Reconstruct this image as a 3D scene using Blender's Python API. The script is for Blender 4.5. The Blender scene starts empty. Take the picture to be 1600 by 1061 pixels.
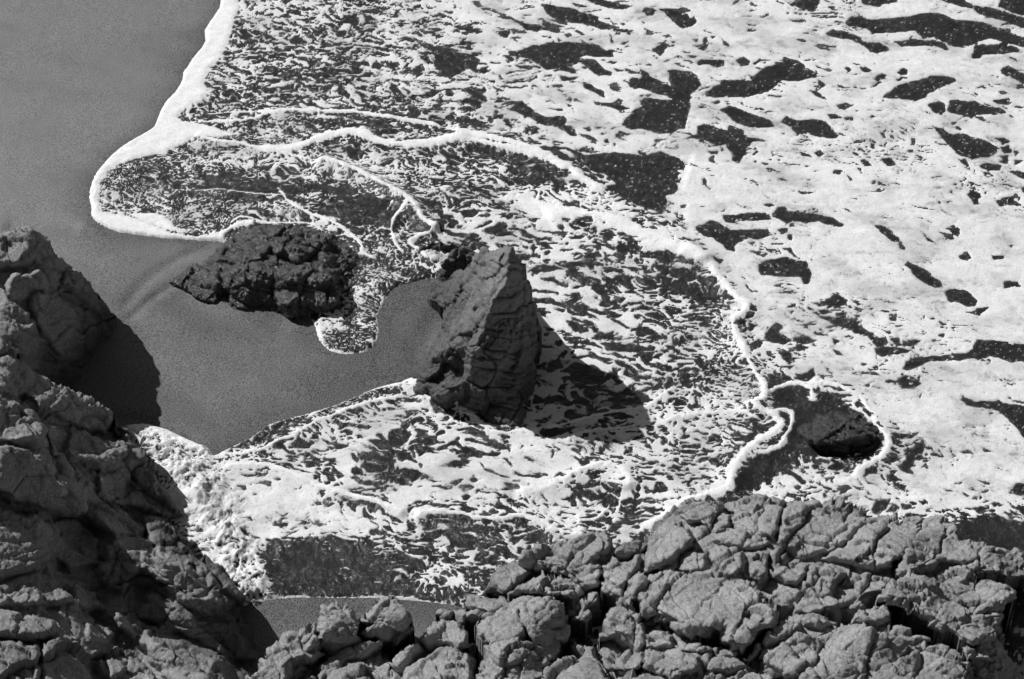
import bpy, bmesh, math
import numpy as np
from mathutils import Vector

# ---------------------------------------------------------------- camera, light, sky
CAM_H, PITCH, HFOV = 25.0, math.radians(40.0), math.radians(30.0)
IW, IH = 1600.0, 1061.0
FPX = (IW/2)/math.tan(HFOV/2)
sc = bpy.context.scene
cam_d = bpy.data.cameras.new("camera"); cam = bpy.data.objects.new("camera", cam_d)
sc.collection.objects.link(cam); sc.camera = cam
cam.location = (0, 0, CAM_H); cam.rotation_euler = (math.pi/2-PITCH, 0, 0)
cam_d.sensor_fit = 'HORIZONTAL'; cam_d.sensor_width = 36
cam_d.lens = 18/math.tan(HFOV/2); cam_d.clip_end = 5000; cam_d.clip_start = 0.5

# sunlight travels to the right and towards the viewer, 44 degrees high
SUN_EL = math.radians(43.0)
TRAVEL = math.radians(-30.0)                 # heading of the light on the ground
dx, dy = math.cos(TRAVEL), math.sin(TRAVEL)
sun_vec = Vector((-dx*math.cos(SUN_EL), -dy*math.cos(SUN_EL), math.sin(SUN_EL)))   # towards the sun
sd = bpy.data.lights.new("sun", 'SUN'); sd.energy = 5.0; sd.angle = math.radians(0.5); sd.color = (1, 1, 1)
sun = bpy.data.objects.new("sun", sd); sc.collection.objects.link(sun)
sun.rotation_euler = sun_vec.to_track_quat('Z', 'Y').to_euler()
w = bpy.data.worlds.new("World"); sc.world = w; w.use_nodes = True
nt = w.node_tree; bg = nt.nodes['Background']
sky = nt.nodes.new('ShaderNodeTexSky'); sky.sky_type = 'NISHITA'; sky.sun_disc = False
sky.sun_elevation = SUN_EL; sky.sun_rotation = math.atan2(sun_vec.x, sun_vec.y)
bw = nt.nodes.new('ShaderNodeRGBToBW')       # black and white film
nt.links.new(sky.outputs[0], bw.inputs[0]); nt.links.new(bw.outputs[0], bg.inputs[0])
bg.inputs[1].default_value = 0.05
sc.view_settings.view_transform = 'Standard'; sc.view_settings.look = 'None'
sc.view_settings.exposure = -0.12; sc.view_settings.gamma = 1

# ---------------------------------------------------------------- pixel <-> place helpers
CP, SP = math.cos(PITCH), math.sin(PITCH)
def gp(px, py, z=0.0):
    """world x, y of the point at height z seen at photo pixel px, py"""
    a = (np.asarray(px, float)-IW/2)/FPX; b = (IH/2-np.asarray(py, float))/FPX
    dz = -SP + b*CP; dyy = CP + b*SP
    t = (z-CAM_H)/dz
    return a*t, dyy*t

# ---------------------------------------------------------------- noise
_rs = np.random.RandomState(7)
_perm = _rs.permutation(4096).astype(np.int32)
_ang = _rs.rand(4096).astype(np.float32)*2*np.pi
_gx, _gy = np.cos(_ang), np.sin(_ang)
_rnd = _rs.rand(3, 4096).astype(np.float32)
_g3 = _rs.normal(size=(4096, 3)).astype(np.float32); _g3 /= np.linalg.norm(_g3, axis=1)[:, None]
def _h2(i, j): return _perm[(_perm[i & 4095]+j) & 4095]
def _h3(i, j, k): return _perm[(_perm[(_perm[i & 4095]+j) & 4095]+k) & 4095]
def perlin(x, y, s=0):
    x = x.astype(np.float32)+s*17.31; y = y.astype(np.float32)-s*9.77
    i = np.floor(x).astype(np.int32); j = np.floor(y).astype(np.int32)
    fx = x-i; fy = y-j
    u = fx*fx*fx*(fx*(fx*6-15)+10); v = fy*fy*fy*(fy*(fy*6-15)+10)
    def g(a, b):
        h = _h2(i+a, j+b); return _gx[h]*(fx-a)+_gy[h]*(fy-b)
    n0 = g(0, 0); n0 = n0+(g(1, 0)-n0)*u
    n1 = g(0, 1); n1 = n1+(g(1, 1)-n1)*u
    return (n0+(n1-n0)*v)*1.5
def fbm(x, y, o=4, s=0, gain=.5):
    r = 0; a = 1.0
    for k in range(o):
        r = r+a*perlin(x, y, s+k*3); x = x*2.03; y = y*2.03; a *= gain
    return r
def worley(x, y, s=0, grow=lambda h: 1):
    x = x.astype(np.float32)+s*5.3; y = y.astype(np.float32)+s*2.9
    i = np.floor(x).astype(np.int32); j = np.floor(y).astype(np.int32)
    f1 = np.full(x.shape, 9, np.float32); f2 = f1.copy()
    for a in (-1, 0, 1):
        for b in (-1, 0, 1):
            h = _h2(i+a, j+b)
            d = np.hypot(i+a+_rnd[0][h]-x, j+b+_rnd[1][h]-y)*grow(h)
            f2 = np.minimum(f2, np.maximum(f1, d)); f1 = np.minimum(f1, d)
    return f1, f2
def uni(n):
    """spread a noise so that its values are evenly distributed in 0..1"""
    q = np.quantile(n.ravel()[::97], np.linspace(0, 1, 201))
    return np.interp(n.ravel(), q, np.linspace(0, 1, 201)).reshape(n.shape).astype(np.float32)
def sstep(a, b, x):
    t = np.clip((x-a)/(b-a), 0, 1); return t*t*(3-2*t)
def seg_dist(X, Y, pts, closed=False):
    """distance to a polyline, the fraction along it, and which side"""
    best = np.full(X.shape, 1e9, np.float32); frac = np.zeros(X.shape, np.float32); side = np.zeros(X.shape, np.float32)
    n = len(pts); m = n if closed else n-1
    for k in range(m):
        ax, ay = pts[k]; bx, by = pts[(k+1) % n]
        ex, ey = bx-ax, by-ay; L = ex*ex+ey*ey+1e-12
        t = np.clip(((X-ax)*ex+(Y-ay)*ey)/L, 0, 1)
        ddx = X-ax-t*ex; ddy = Y-ay-t*ey; d = np.hypot(ddx, ddy)
        c = d < best
        best = np.where(c, d, best); frac = np.where(c, (k+t)/m, frac)
        side = np.where(c, np.sign(ex*(Y-ay)-ey*(X-ax)), side)
    return best, frac, side
def inside(X, Y, pts):
    r = np.zeros(X.shape, bool); n = len(pts)
    for k in range(n):
        ax, ay = pts[k]; bx, by = pts[(k+1) % n]
        if ay == by: continue
        c = ((ay > Y) != (by > Y)) & (X < (bx-ax)*(Y-ay)/(by-ay)+ax)
        r ^= c
    return r
def W2(pts, z=0.0):
    a = np.array(pts, float); x, y = gp(a[:, 0], a[:, 1], z)
    return list(zip(x, y))
def smooth_line(pts, n=4):
    p = np.array(pts, float)
    if len(p) < 3: return [tuple(q) for q in p]
    e = np.vstack([2*p[0]-p[1], p, 2*p[-1]-p[-2]]); out = []
    for k in range(1, len(e)-2):
        for t in np.arange(n)/n:
            a, b, c, d = e[k-1], e[k], e[k+1], e[k+2]
            out.append(.5*((2*b)+(c-a)*t+(2*a-5*b+4*c-d)*t*t+(3*b-a-3*c+d)*t**3))
    out.append(p[-1]); return [tuple(q) for q in out]
def local(X, Y, pts, m):
    """flat index of the grid points within m metres of a shape's box"""
    a = np.array(pts); return np.nonzero(((X > a[:, 0].min()-m) & (X < a[:, 0].max()+m) & (Y > a[:, 1].min()-m) & (Y < a[:, 1].max()+m)).ravel())[0]

# ---------------------------------------------------------------- the shore, traced on the ground
SHORE = [(352,-420),(345,-100),(343,0),(338,15),(324,36),(317,47),(319,62),(312,75),(298,92),(290,105),(284,112),(283,125),(270,145),(258,157),(250,170),(245,182),(239,197),
 (225,207),(200,222),(175,240),(158,258),(145,275),(138,295),(137,310),(141,325),(140,335),(148,347),(165,356),(185,363),(215,367),(250,372),(300,376),(342,378),(352,385),
 (400,430),(450,480),(478,494),(488,506),(493,518),(497,532),(510,547),(525,553),(540,556),(570,553),(584,545),(591,532),(594,515),(591,498),(598,482),(605,470),(614,456),(628,448),(645,444),(680,437),(700,460),
 (720,520),(700,580),(640,590),(625,597),(600,600),(570,612),(540,625),(500,640),(460,650),(430,657),(412,666),(390,683),(370,693),(350,703),(333,711),
 (322,699),(310,692),(290,681),(262,667),(230,660),(210,661),(190,667),(175,676),(150,720),(200,850),(300,930),(370,948),(392,939),(420,937),(460,935),(520,936),(580,935),(640,939),(690,946),(720,952),
 (800,1000),(900,1300),(2600,1300),(2600,-420)]
# thick foam, traced as areas
FOAM_AREAS = [
 [(345,-60),(343,0),(338,15),(324,36),(317,47),(319,62),(312,75),(298,92),(290,105),(284,112),(283,125),(270,145),(258,157),(250,170),(245,182),(239,197),
  (225,207),(200,222),(175,240),(158,258),(145,275),(138,295),(137,310),(141,325),(140,335),(148,347),(165,356),(185,363),(215,367),(250,372),(300,376),(344,378),
  (345,368),(300,370),(262,362),(240,352),(225,345),(205,338),(180,336),(163,333),(157,322),(157,300),(160,285),(170,270),(190,259),(215,250),(255,241),(280,232),(302,218),(335,216),(380,212),(300,192),(283,188),(284,178),(300,165),(318,156),
  (325,148),(322,130),(330,110),(350,92),(357,70),(366,40),(373,15),(380,-60)],
 [(200,334),(240,332),(262,338),(275,352),(300,366),(260,362),(225,350)],
 [(735,340),(790,300),(830,290),(862,285),(866,305),(880,325),(910,332),(950,335),(990,350),(1040,375),(1075,395),(1060,402),(1020,395),(980,375),(950,365),(900,350),(860,350),(835,345),(800,322),(770,310)],
 [(880,290),(900,285),(940,300),(965,315),(990,325),(1030,340),(1070,360),(1080,395),(1040,380),(990,350),(940,335),(905,325),(885,318),(874,305)],
 [(1060,270),(1120,275),(1200,290),(1300,300),(1400,320),(1480,345),(1400,345),(1300,330),(1200,318),(1120,325),(1080,360),(1040,340),(1045,312),(1062,300)],
 [(190,667),(215,661),(240,661),(265,668),(295,683),(322,699),(335,713),(320,716),(290,704),(262,692),(235,680),(210,678)],
 [(345,738),(400,728),(450,738),(500,758),(530,775),(500,790),(540,800),(600,830),(560,835),(500,825),(440,800),(380,820),(365,800),(355,770)],
 [(990,838),(1010,815),(1040,790),(1080,770),(1110,765),(1130,735),(1150,710),(1180,690),(1200,700),(1170,720),(1150,742),(1138,758),(1137,775),(1120,782),(1080,785),(1055,800),(1030,825)],
 [(1110,690),(1125,670),(1150,662),(1175,668),(1170,690),(1140,705),(1115,712)],
 [(1180,770),(1215,748),(1250,730),(1290,735),(1330,748),(1370,758),(1420,765),(1480,785),(1500,805),(1480,812),(1400,775),(1330,775),(1230,785),(1190,782)],
 [(755,680),(800,672),(850,668),(830,690),(860,700),(830,715),(780,715),(765,700)],
 [(700,645),(730,648),(760,665),(790,678),(755,690),(730,672),(705,660)],
 [(620,600),(640,596),(655,604),(700,625),(690,635),(655,625),(630,612)],
 [(480,497),(500,500),(512,520),(508,545),(497,532),(490,512)],
 [(700,800),(760,780),(840,785),(900,800),(880,815),(860,838),(800,815),(740,815)],
 [(800,770),(850,762),(885,740),(930,728),(975,738),(985,765),(960,755),(935,742),(905,765),(890,790),(850,795),(810,790)],
]
DARK_AREAS = [
 [(1029,17),(1045,16),(1062,17),(1074,25),(1080,32),(1086,28),(1087,36),(1080,43),(1066,47),(1058,42),(1050,33),(1040,25)],
 [(1004,17),(1010,13),(1018,15),(1025,20),(1020,26),(1010,26)],
 [(1019,78),(1030,74),(1035,68),(1046,71),(1038,82),(1033,91),(1026,86)],
 [(1087,75),(1097,72),(1100,60),(1105,60),(1107,72),(1101,81),(1093,79)],
 [(1125,60),(1130,65),(1142,72),(1140,75),(1130,71)],
 [(1108,59),(1116,58),(1113,64)],[(1083,65),(1091,63),(1088,70)],
 [(1091,99),(1100,96),(1122,95),(1132,97),(1131,106),(1120,107),(1105,103),(1092,106)],
 [(1148,98),(1160,90),(1172,96),(1170,104),(1156,106)],[(1176,101),(1186,93),(1206,97),(1190,96),(1181,103)],
 [(1100,148),(1112,140),(1125,135),(1128,127),(1150,128),(1175,128),(1182,118),(1195,108),(1210,103),(1222,98),(1222,90),(1235,95),(1250,97),(1260,107),(1272,113),(1279,122),(1265,124),(1250,128),(1235,130),(1222,128),(1210,138),(1200,144),(1185,148),(1170,153),(1140,153),(1120,155),(1103,153)],
 [(1278,125),(1290,135),(1280,142)],[(1264,143),(1278,145),(1295,158),(1280,154)],
 [(1320,39),(1330,28),(1345,28),(1360,33),(1380,32),(1400,30),(1420,27),(1450,23),(1470,24),(1480,27),(1485,32),(1510,35),(1535,38),(1550,43),(1575,52),(1600,60),(1640,66),(1640,80),(1600,76),(1585,72),(1570,68),(1550,62),(1540,64),(1525,70),(1508,75),(1490,74),(1475,68),(1460,60),(1440,60),(1430,50),(1400,52),(1363,55),(1355,47),(1340,43),(1325,42)],
 [(1522,73),(1535,71),(1560,72),(1565,64),(1572,64),(1575,73),(1590,76),(1595,82),(1570,86),(1550,86),(1535,87),(1530,93),(1518,93),(1517,88),(1521,82)],
 [(1395,65),(1410,66),(1428,63),(1440,65),(1460,65),(1475,70),(1483,80),(1475,80),(1460,74),(1440,74),(1410,75)],
 [(1300,47),(1315,49),(1330,54),(1345,60),(1350,66),(1375,68),(1388,78),(1372,85),(1358,82),(1345,70),(1325,62),(1300,60),(1290,54)],
 [(1345,-10),(1390,-10),(1403,5),(1380,8),(1375,13),(1350,9),(1343,0)],
 [(1450,-12),(1488,-10),(1510,3),(1520,10),(1519,17),(1500,13),(1490,8),(1470,3)],
 [(1523,12),(1545,14),(1570,22),(1600,30),(1640,38),(1640,58),(1595,45),(1570,35),(1545,30),(1525,22),(1520,18)],
 [(1565,0),(1600,-20),(1660,10),(1640,30),(1600,28),(1575,20),(1560,12)],
 [(1380,155),(1385,148),(1400,136),(1430,128),(1455,120),(1490,123),(1494,128),(1480,137),(1465,141),(1452,148),(1445,156),(1430,160),(1400,157)],
 [(1450,167),(1465,160),(1475,165),(1479,175),(1470,182),(1458,178)],
 [(1481,175),(1485,160),(1495,158),(1510,162),(1520,160),(1540,167),(1560,170),(1572,177),(1555,182),(1525,182),(1520,189),(1513,186),(1505,184),(1485,178)],
 [(1552,160),(1578,154),(1575,165),(1560,165)],
 [(1563,110),(1575,104),(1588,112),(1605,118),(1625,125),(1605,135),(1590,127),(1578,119),(1567,116)],
 [(1365,125),(1375,116),(1387,119),(1382,125),(1370,128)],[(1401,116),(1411,109),(1418,112),(1417,119),(1408,121)],[(1397,128),(1410,123),(1418,123),(1405,129)],
 [(1342,108),(1352,106),(1362,111),(1355,116),(1345,113)],[(1318,108),(1325,107),(1329,113),(1324,116)],[(1330,99),(1345,103),(1338,105)],
 [(1456,200),(1470,203),(1482,210),(1490,213),(1500,209),(1515,215),(1535,220),(1552,228),(1561,232),(1555,242),(1540,248),(1520,250),(1505,245),(1495,240),(1485,232),(1478,224),(1468,212)],
 [(1495,250),(1510,250),(1512,262),(1500,257)],[(1530,260),(1545,256),(1565,260),(1563,268),(1545,268),(1535,265)],
 [(1562,230),(1575,227),(1580,240),(1568,240)],[(1575,270),(1590,268),(1630,278),(1605,283),(1590,277)],[(1582,236),(1592,240),(1586,246)],[(1582,252),(1600,252),(1584,261)],
 [(1555,217),(1568,217),(1580,223),(1565,226)],[(1559,245),(1575,243),(1572,258),(1560,255),(1565,248)],[(1534,272),(1544,270),(1540,278)],
 [(1510,305),(1520,298),(1535,308),(1528,313),(1530,320),(1522,321),(1516,312)],[(1514,296),(1523,293),(1524,298)],
 [(1558,318),(1565,311),(1578,310),(1592,320),(1600,325),(1585,322),(1572,322),(1562,325)],[(1593,295),(1610,294),(1610,307),(1598,303)],
 [(1376,253),(1388,249),(1395,253),(1400,259),(1388,262),(1380,257)],[(1345,253),(1352,252),(1362,262),(1350,263)],[(1340,264),(1347,266),(1345,271)],[(1302,268),(1316,268),(1314,277),(1302,275)],
 [(1360,225),(1366,228),(1365,233),(1359,232)],[(1340,232),(1346,233),(1341,238)],[(1424,217),(1431,219),(1427,229),(1421,228)],[(1358,289),(1365,287),(1366,292),(1359,293)],[(1369,288),(1376,290),(1376,295),(1370,294)],
 [(1364,354),(1375,354),(1390,362),(1403,372),(1408,382),(1412,393),(1405,392),(1402,380),(1392,378),(1384,370),(1375,363)],
 [(1475,360),(1488,354),(1500,360),(1498,370),(1490,368)],[(1467,364),(1480,367),(1493,374),(1488,376),(1475,371)],[(1420,321),(1435,325),(1460,331),(1445,330),(1430,326)],[(1436,360),(1450,372),(1463,384),(1450,377)],
 [(1497,401),(1512,395),(1518,403),(1512,409),(1504,407)],[(1547,401),(1568,400),(1569,405),(1555,407)],[(1574,384),(1584,383),(1580,389)],
 [(1085,358),(1100,352),(1108,346),(1120,350),(1130,355),(1142,362),(1160,363),(1180,360),(1195,360),(1208,367),(1200,373),(1185,378),(1172,375),(1155,380),(1150,386),(1149,395),(1135,392),(1127,383),(1115,376),(1100,373),(1090,365)],
 [(1130,338),(1150,338),(1170,333),(1195,335),(1205,345),(1190,346),(1175,348),(1155,348),(1145,353),(1133,350)],
 [(1205,338),(1215,326),(1225,324),(1230,332),(1250,333),(1275,337),(1300,343),(1320,352),(1315,356),(1300,354),(1280,348),(1260,351),(1240,346),(1228,353),(1220,345),(1210,342)],
 [(1214,360),(1230,359),(1228,366),(1218,368)],[(1192,322),(1205,320),(1210,324),(1200,326)],[(1228,368),(1236,368),(1235,377),(1229,375)],[(1231,351),(1240,350),(1241,356),(1233,358)],
 [(1184,417),(1198,408),(1230,404),(1245,408),(1260,408),(1264,420),(1269,430),(1263,446),(1255,447),(1250,435),(1230,434),(1205,431),(1190,430),(1185,425)],
 [(1075,388),(1085,390),(1100,400),(1090,399),(1078,392)],[(1112,408),(1130,408),(1124,418),(1118,413)],
 [(1412,416),(1418,411),(1435,418),(1450,427),(1455,435),(1470,442),(1473,452),(1460,452),(1445,446),(1433,437),(1423,425)],
 [(1474,457),(1490,455),(1508,456),(1520,463),(1526,472),(1522,481),(1510,481),(1495,475),(1483,475),(1480,466)],
 [(1506,492),(1522,490),(1525,484),(1547,482),(1537,490),(1531,497),(1520,493)],[(1567,443),(1575,439),(1590,440),(1596,450),(1580,450),(1568,452)],
 [(1300,498),(1330,500),(1345,505),(1342,510),(1355,520),(1365,525),(1375,531),(1385,530),(1389,538),(1380,545),(1370,545),(1362,535),(1350,525),(1335,524),(1325,515),(1310,510),(1290,502),(1278,498)],
 [(1277,477),(1300,465),(1305,461),(1318,468),(1322,478),(1305,480),(1290,478),(1280,480)],[(1334,472),(1340,470),(1346,478),(1340,480)],[(1332,480),(1345,484),(1350,488),(1338,487)],[(1305,492),(1320,490),(1318,497),(1305,497)],[(1318,478),(1328,479),(1325,484)],[(1328,495),(1344,495),(1340,499)],[(1279,487),(1292,484),(1300,490),(1285,494)],
 [(1365,547),(1380,545),(1395,545),(1425,551),(1412,555),(1395,558),(1378,562),(1367,556)],[(1395,535),(1403,531),(1406,539),(1398,540)],[(1410,536),(1425,534),(1438,535),(1430,542),(1412,543)],
 [(1409,582),(1415,567),(1435,562),(1465,560),(1490,556),(1507,556),(1520,545),(1530,535),(1550,536),(1580,540),(1640,544),(1640,568),(1580,569),(1560,562),(1545,560),(1530,565),(1500,568),(1475,567),(1450,570),(1430,578),(1415,583)],
 [(1402,595),(1412,591),(1430,593),(1436,602),(1425,611),(1410,610)],
 [(1500,627),(1510,625),(1525,631),(1560,630),(1590,635),(1640,640),(1640,700),(1595,685),(1588,670),(1580,660),(1560,645),(1535,640),(1510,637)],
 [(1465,524),(1478,524),(1474,531),(1466,529)],[(1450,500),(1458,499),(1460,502),(1452,502)],[(1465,507),(1478,508),(1468,510)],
 [(1170,540),(1185,530),(1192,533),(1190,545),(1180,550),(1172,555)],[(1195,530),(1200,517),(1210,506),(1222,512),(1215,522),(1230,530),(1240,535),(1220,540),(1205,538)],
 [(1213,552),(1222,548),(1235,555),(1240,565),(1232,573),(1222,565)],[(1235,545),(1250,540),(1265,545),(1250,552)],
 [(1240,530),(1262,529),(1275,536),(1262,540),(1245,538)],[(1300,531),(1312,535),(1305,542)],[(1300,548),(1310,552),(1318,560),(1306,558)],
 [(1200,590),(1212,590),(1213,600),(1222,605),(1205,612),(1200,600)],[(1245,590),(1260,585),(1270,578),(1275,590),(1265,600),(1248,598)],
 [(1336,633),(1345,627),(1362,640),(1350,641)],[(1390,680),(1410,682),(1435,676),(1425,688),(1400,690)],
 [(1412,705),(1430,700),(1442,692),(1446,700),(1440,712),(1450,720),(1430,722),(1425,735),(1430,745),(1415,740),(1400,730),(1415,720)],
 [(1388,708),(1400,712),(1408,724),(1398,720)],[(1340,745),(1352,735),(1362,730),(1368,740),(1355,745),(1345,750)],[(1360,735),(1368,733),(1366,742),(1361,742)],
 [(1280,774),(1298,772),(1297,779),(1285,780)],[(1245,775),(1255,767),(1268,770),(1265,778),(1250,778)],[(1303,784),(1315,784),(1312,788)],[(1307,768),(1320,764),(1318,767)],
 [(1360,798),(1365,785),(1378,782),(1392,779),(1387,790),(1383,795),(1375,806),(1365,803)],[(1387,797),(1395,789),(1405,795),(1400,801),(1390,800)],
 [(1405,787),(1420,785),(1433,787),(1430,795),(1410,797)],[(1436,785),(1445,778),(1451,788),(1445,794)],[(1410,777),(1425,778),(1415,785)],
 [(1500,820),(1520,812),(1535,805),(1555,803),(1575,812),(1590,818),(1640,815),(1700,900),(1580,900),(1550,860),(1520,845),(1503,830)],
 [(1575,772),(1590,757),(1640,757),(1640,770),(1590,775)],[(1498,707),(1512,704),(1520,709),(1508,712)],[(1535,700),(1553,708),(1540,707)],
 [(846,10),(855,8),(870,11),(885,13),(900,15),(907,20),(925,24),(935,28),(935,33),(955,40),(970,48),(990,50),(985,54),(965,52),(955,45),(940,47),(920,40),(905,38),(885,35),(868,32),(855,22)],
 [(914,0),(930,-5),(950,4),(975,10),(990,12),(975,16),(950,13),(930,8)],[(890,6),(905,8),(920,12),(905,13)],
 [(775,27),(795,29),(805,35),(825,40),(840,40),(860,48),(885,51),(870,52),(845,47),(825,48),(815,42),(800,35),(785,32)],
 [(780,50),(797,50),(795,61),(780,58)],[(898,49),(910,52),(914,56),(905,56)],
 [(796,82),(815,80),(830,72),(850,70),(858,67),(885,67),(915,69),(935,72),(947,80),(958,78),(960,90),(935,92),(915,88),(905,92),(930,96),(940,105),(955,115),(955,120),(935,120),(920,108),(905,98),(893,105),(900,115),(893,115),(880,112),(870,108),(855,110),(845,103),(830,95),(815,90),(800,88)],
 [(872,118),(885,122),(905,122),(895,128),(875,128)],[(910,130),(925,135),(943,145),(945,155),(930,147),(915,140)],[(805,103),(832,105),(830,109),(812,108)],[(956,106),(970,110),(982,114),(965,113)],
 [(982,135),(985,123),(1000,125),(1002,108),(1010,118),(1030,128),(1050,136),(1045,128),(1043,112),(1055,110),(1080,115),(1090,122),(1095,135),(1085,145),(1080,152),(1075,175),(1072,205),(1060,205),(1050,212),(1030,212),(1005,203),(985,205),(972,198),(980,185),(990,175),(1003,170),(1000,160),(1010,155),(1030,158),(1050,160),(1040,152),(1020,148),(1000,140),(990,142)],
 [(805,165),(815,160),(825,170),(840,180),(855,185),(880,182),(885,188),(882,198),(895,200),(905,215),(890,212),(870,200),(845,195),(825,185),(808,178),(797,175)],
 [(928,160),(955,162),(965,155),(975,158),(965,165),(985,172),(970,176),(950,168),(930,165)],[(865,171),(880,170),(882,174),(872,174)],[(770,180),(788,182),(785,188),(772,185)],
 [(1090,200),(1100,195),(1120,202),(1135,208),(1140,198),(1160,205),(1165,215),(1200,222),(1175,225),(1168,235),(1163,245),(1155,258),(1145,255),(1142,243),(1135,230),(1120,230),(1108,225),(1095,218),(1070,220),(1090,212)],
 [(1125,175),(1138,167),(1150,170),(1170,178),(1190,185),(1207,192),(1212,198),(1190,203),(1170,200),(1150,192),(1140,185)],
 [(1220,193),(1230,182),(1245,190),(1270,187),(1290,192),(1303,203),(1310,215),(1300,218),(1275,215),(1262,207),(1245,210),(1237,200)],
 [(1293,180),(1305,180),(1314,186),(1298,187)],[(1317,185),(1330,184),(1331,189),(1320,190)],[(1305,166),(1320,163),(1335,166),(1320,173),(1308,171)],[(1354,185),(1365,182),(1370,186)],
 [(1250,240),(1262,242),(1268,246),(1254,246)],[(1272,240),(1282,236),(1290,242),(1280,246)],[(1345,255),(1352,252)],[(1377,250),(1395,250),(1392,262),(1380,258)],[(1107,238),(1124,238),(1122,244),(1110,243)],
 [(960,240),(1010,245),(1030,238),(1045,245),(1060,250),(1070,262),(1065,280),(1060,300),(1045,312),(1035,335),(1020,330),(990,322),(970,310),(945,295),(960,290),(950,275),(930,270),(905,250),(890,238),(920,245)],
 [(868,282),(876,285),(874,305),(885,318),(905,325),(900,328),(885,326),(870,315),(863,300)],
 [(680,85),(700,82),(730,85),(750,95),(745,105),(725,112),(705,125),(690,120),(680,105)],
 [(1235,8),(1250,0),(1260,-10),(1285,-10),(1278,12),(1272,20),(1255,20),(1245,12)],
 [(285,292),(330,288),(380,294),(440,298),(500,294),(540,300),(500,306),(440,310),(380,306),(330,300)],
 [(540,318),(570,310),(600,322),(630,345),(625,362),(600,358),(560,345),(530,335)],
 # between foam fronts and round the rocks
 [(1140,750),(1150,735),(1175,715),(1200,700),(1230,672),(1250,690),(1270,700),(1250,715),(1225,735),(1200,750),(1180,765),(1150,775),(1138,772)],
 [(1205,640),(1215,615),(1240,608),(1270,612),(1300,618),(1330,640),(1350,655),(1378,685),(1378,700),(1360,715),(1320,725),(1270,725),(1235,710),(1225,690),(1225,660)],
 [(1160,672),(1175,662),(1195,668),(1205,680),(1190,695),(1175,690)],
 [(790,688),(830,678),(870,673),(905,672),(880,682),(830,690),(800,695)],
 [(372,885),(385,868),(420,856),(470,846),(520,840),(560,845),(590,860),(612,880),(632,903),(610,908),(560,895),(500,898),(440,897),(380,900)],
 [(375,945),(368,900),(440,897),(520,900),(600,908),(690,930),(690,943),(600,933),(500,934)],
 [(350,703),(392,686),(430,662),(500,645),(560,622),(600,608),(625,606),(600,622),(530,644),(490,660),(455,680),(425,693),(395,705),(365,708)],
 [(1163,495),(1172,487),(1165,505),(1162,525),(1170,540),(1160,535),(1152,510)],
]
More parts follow.
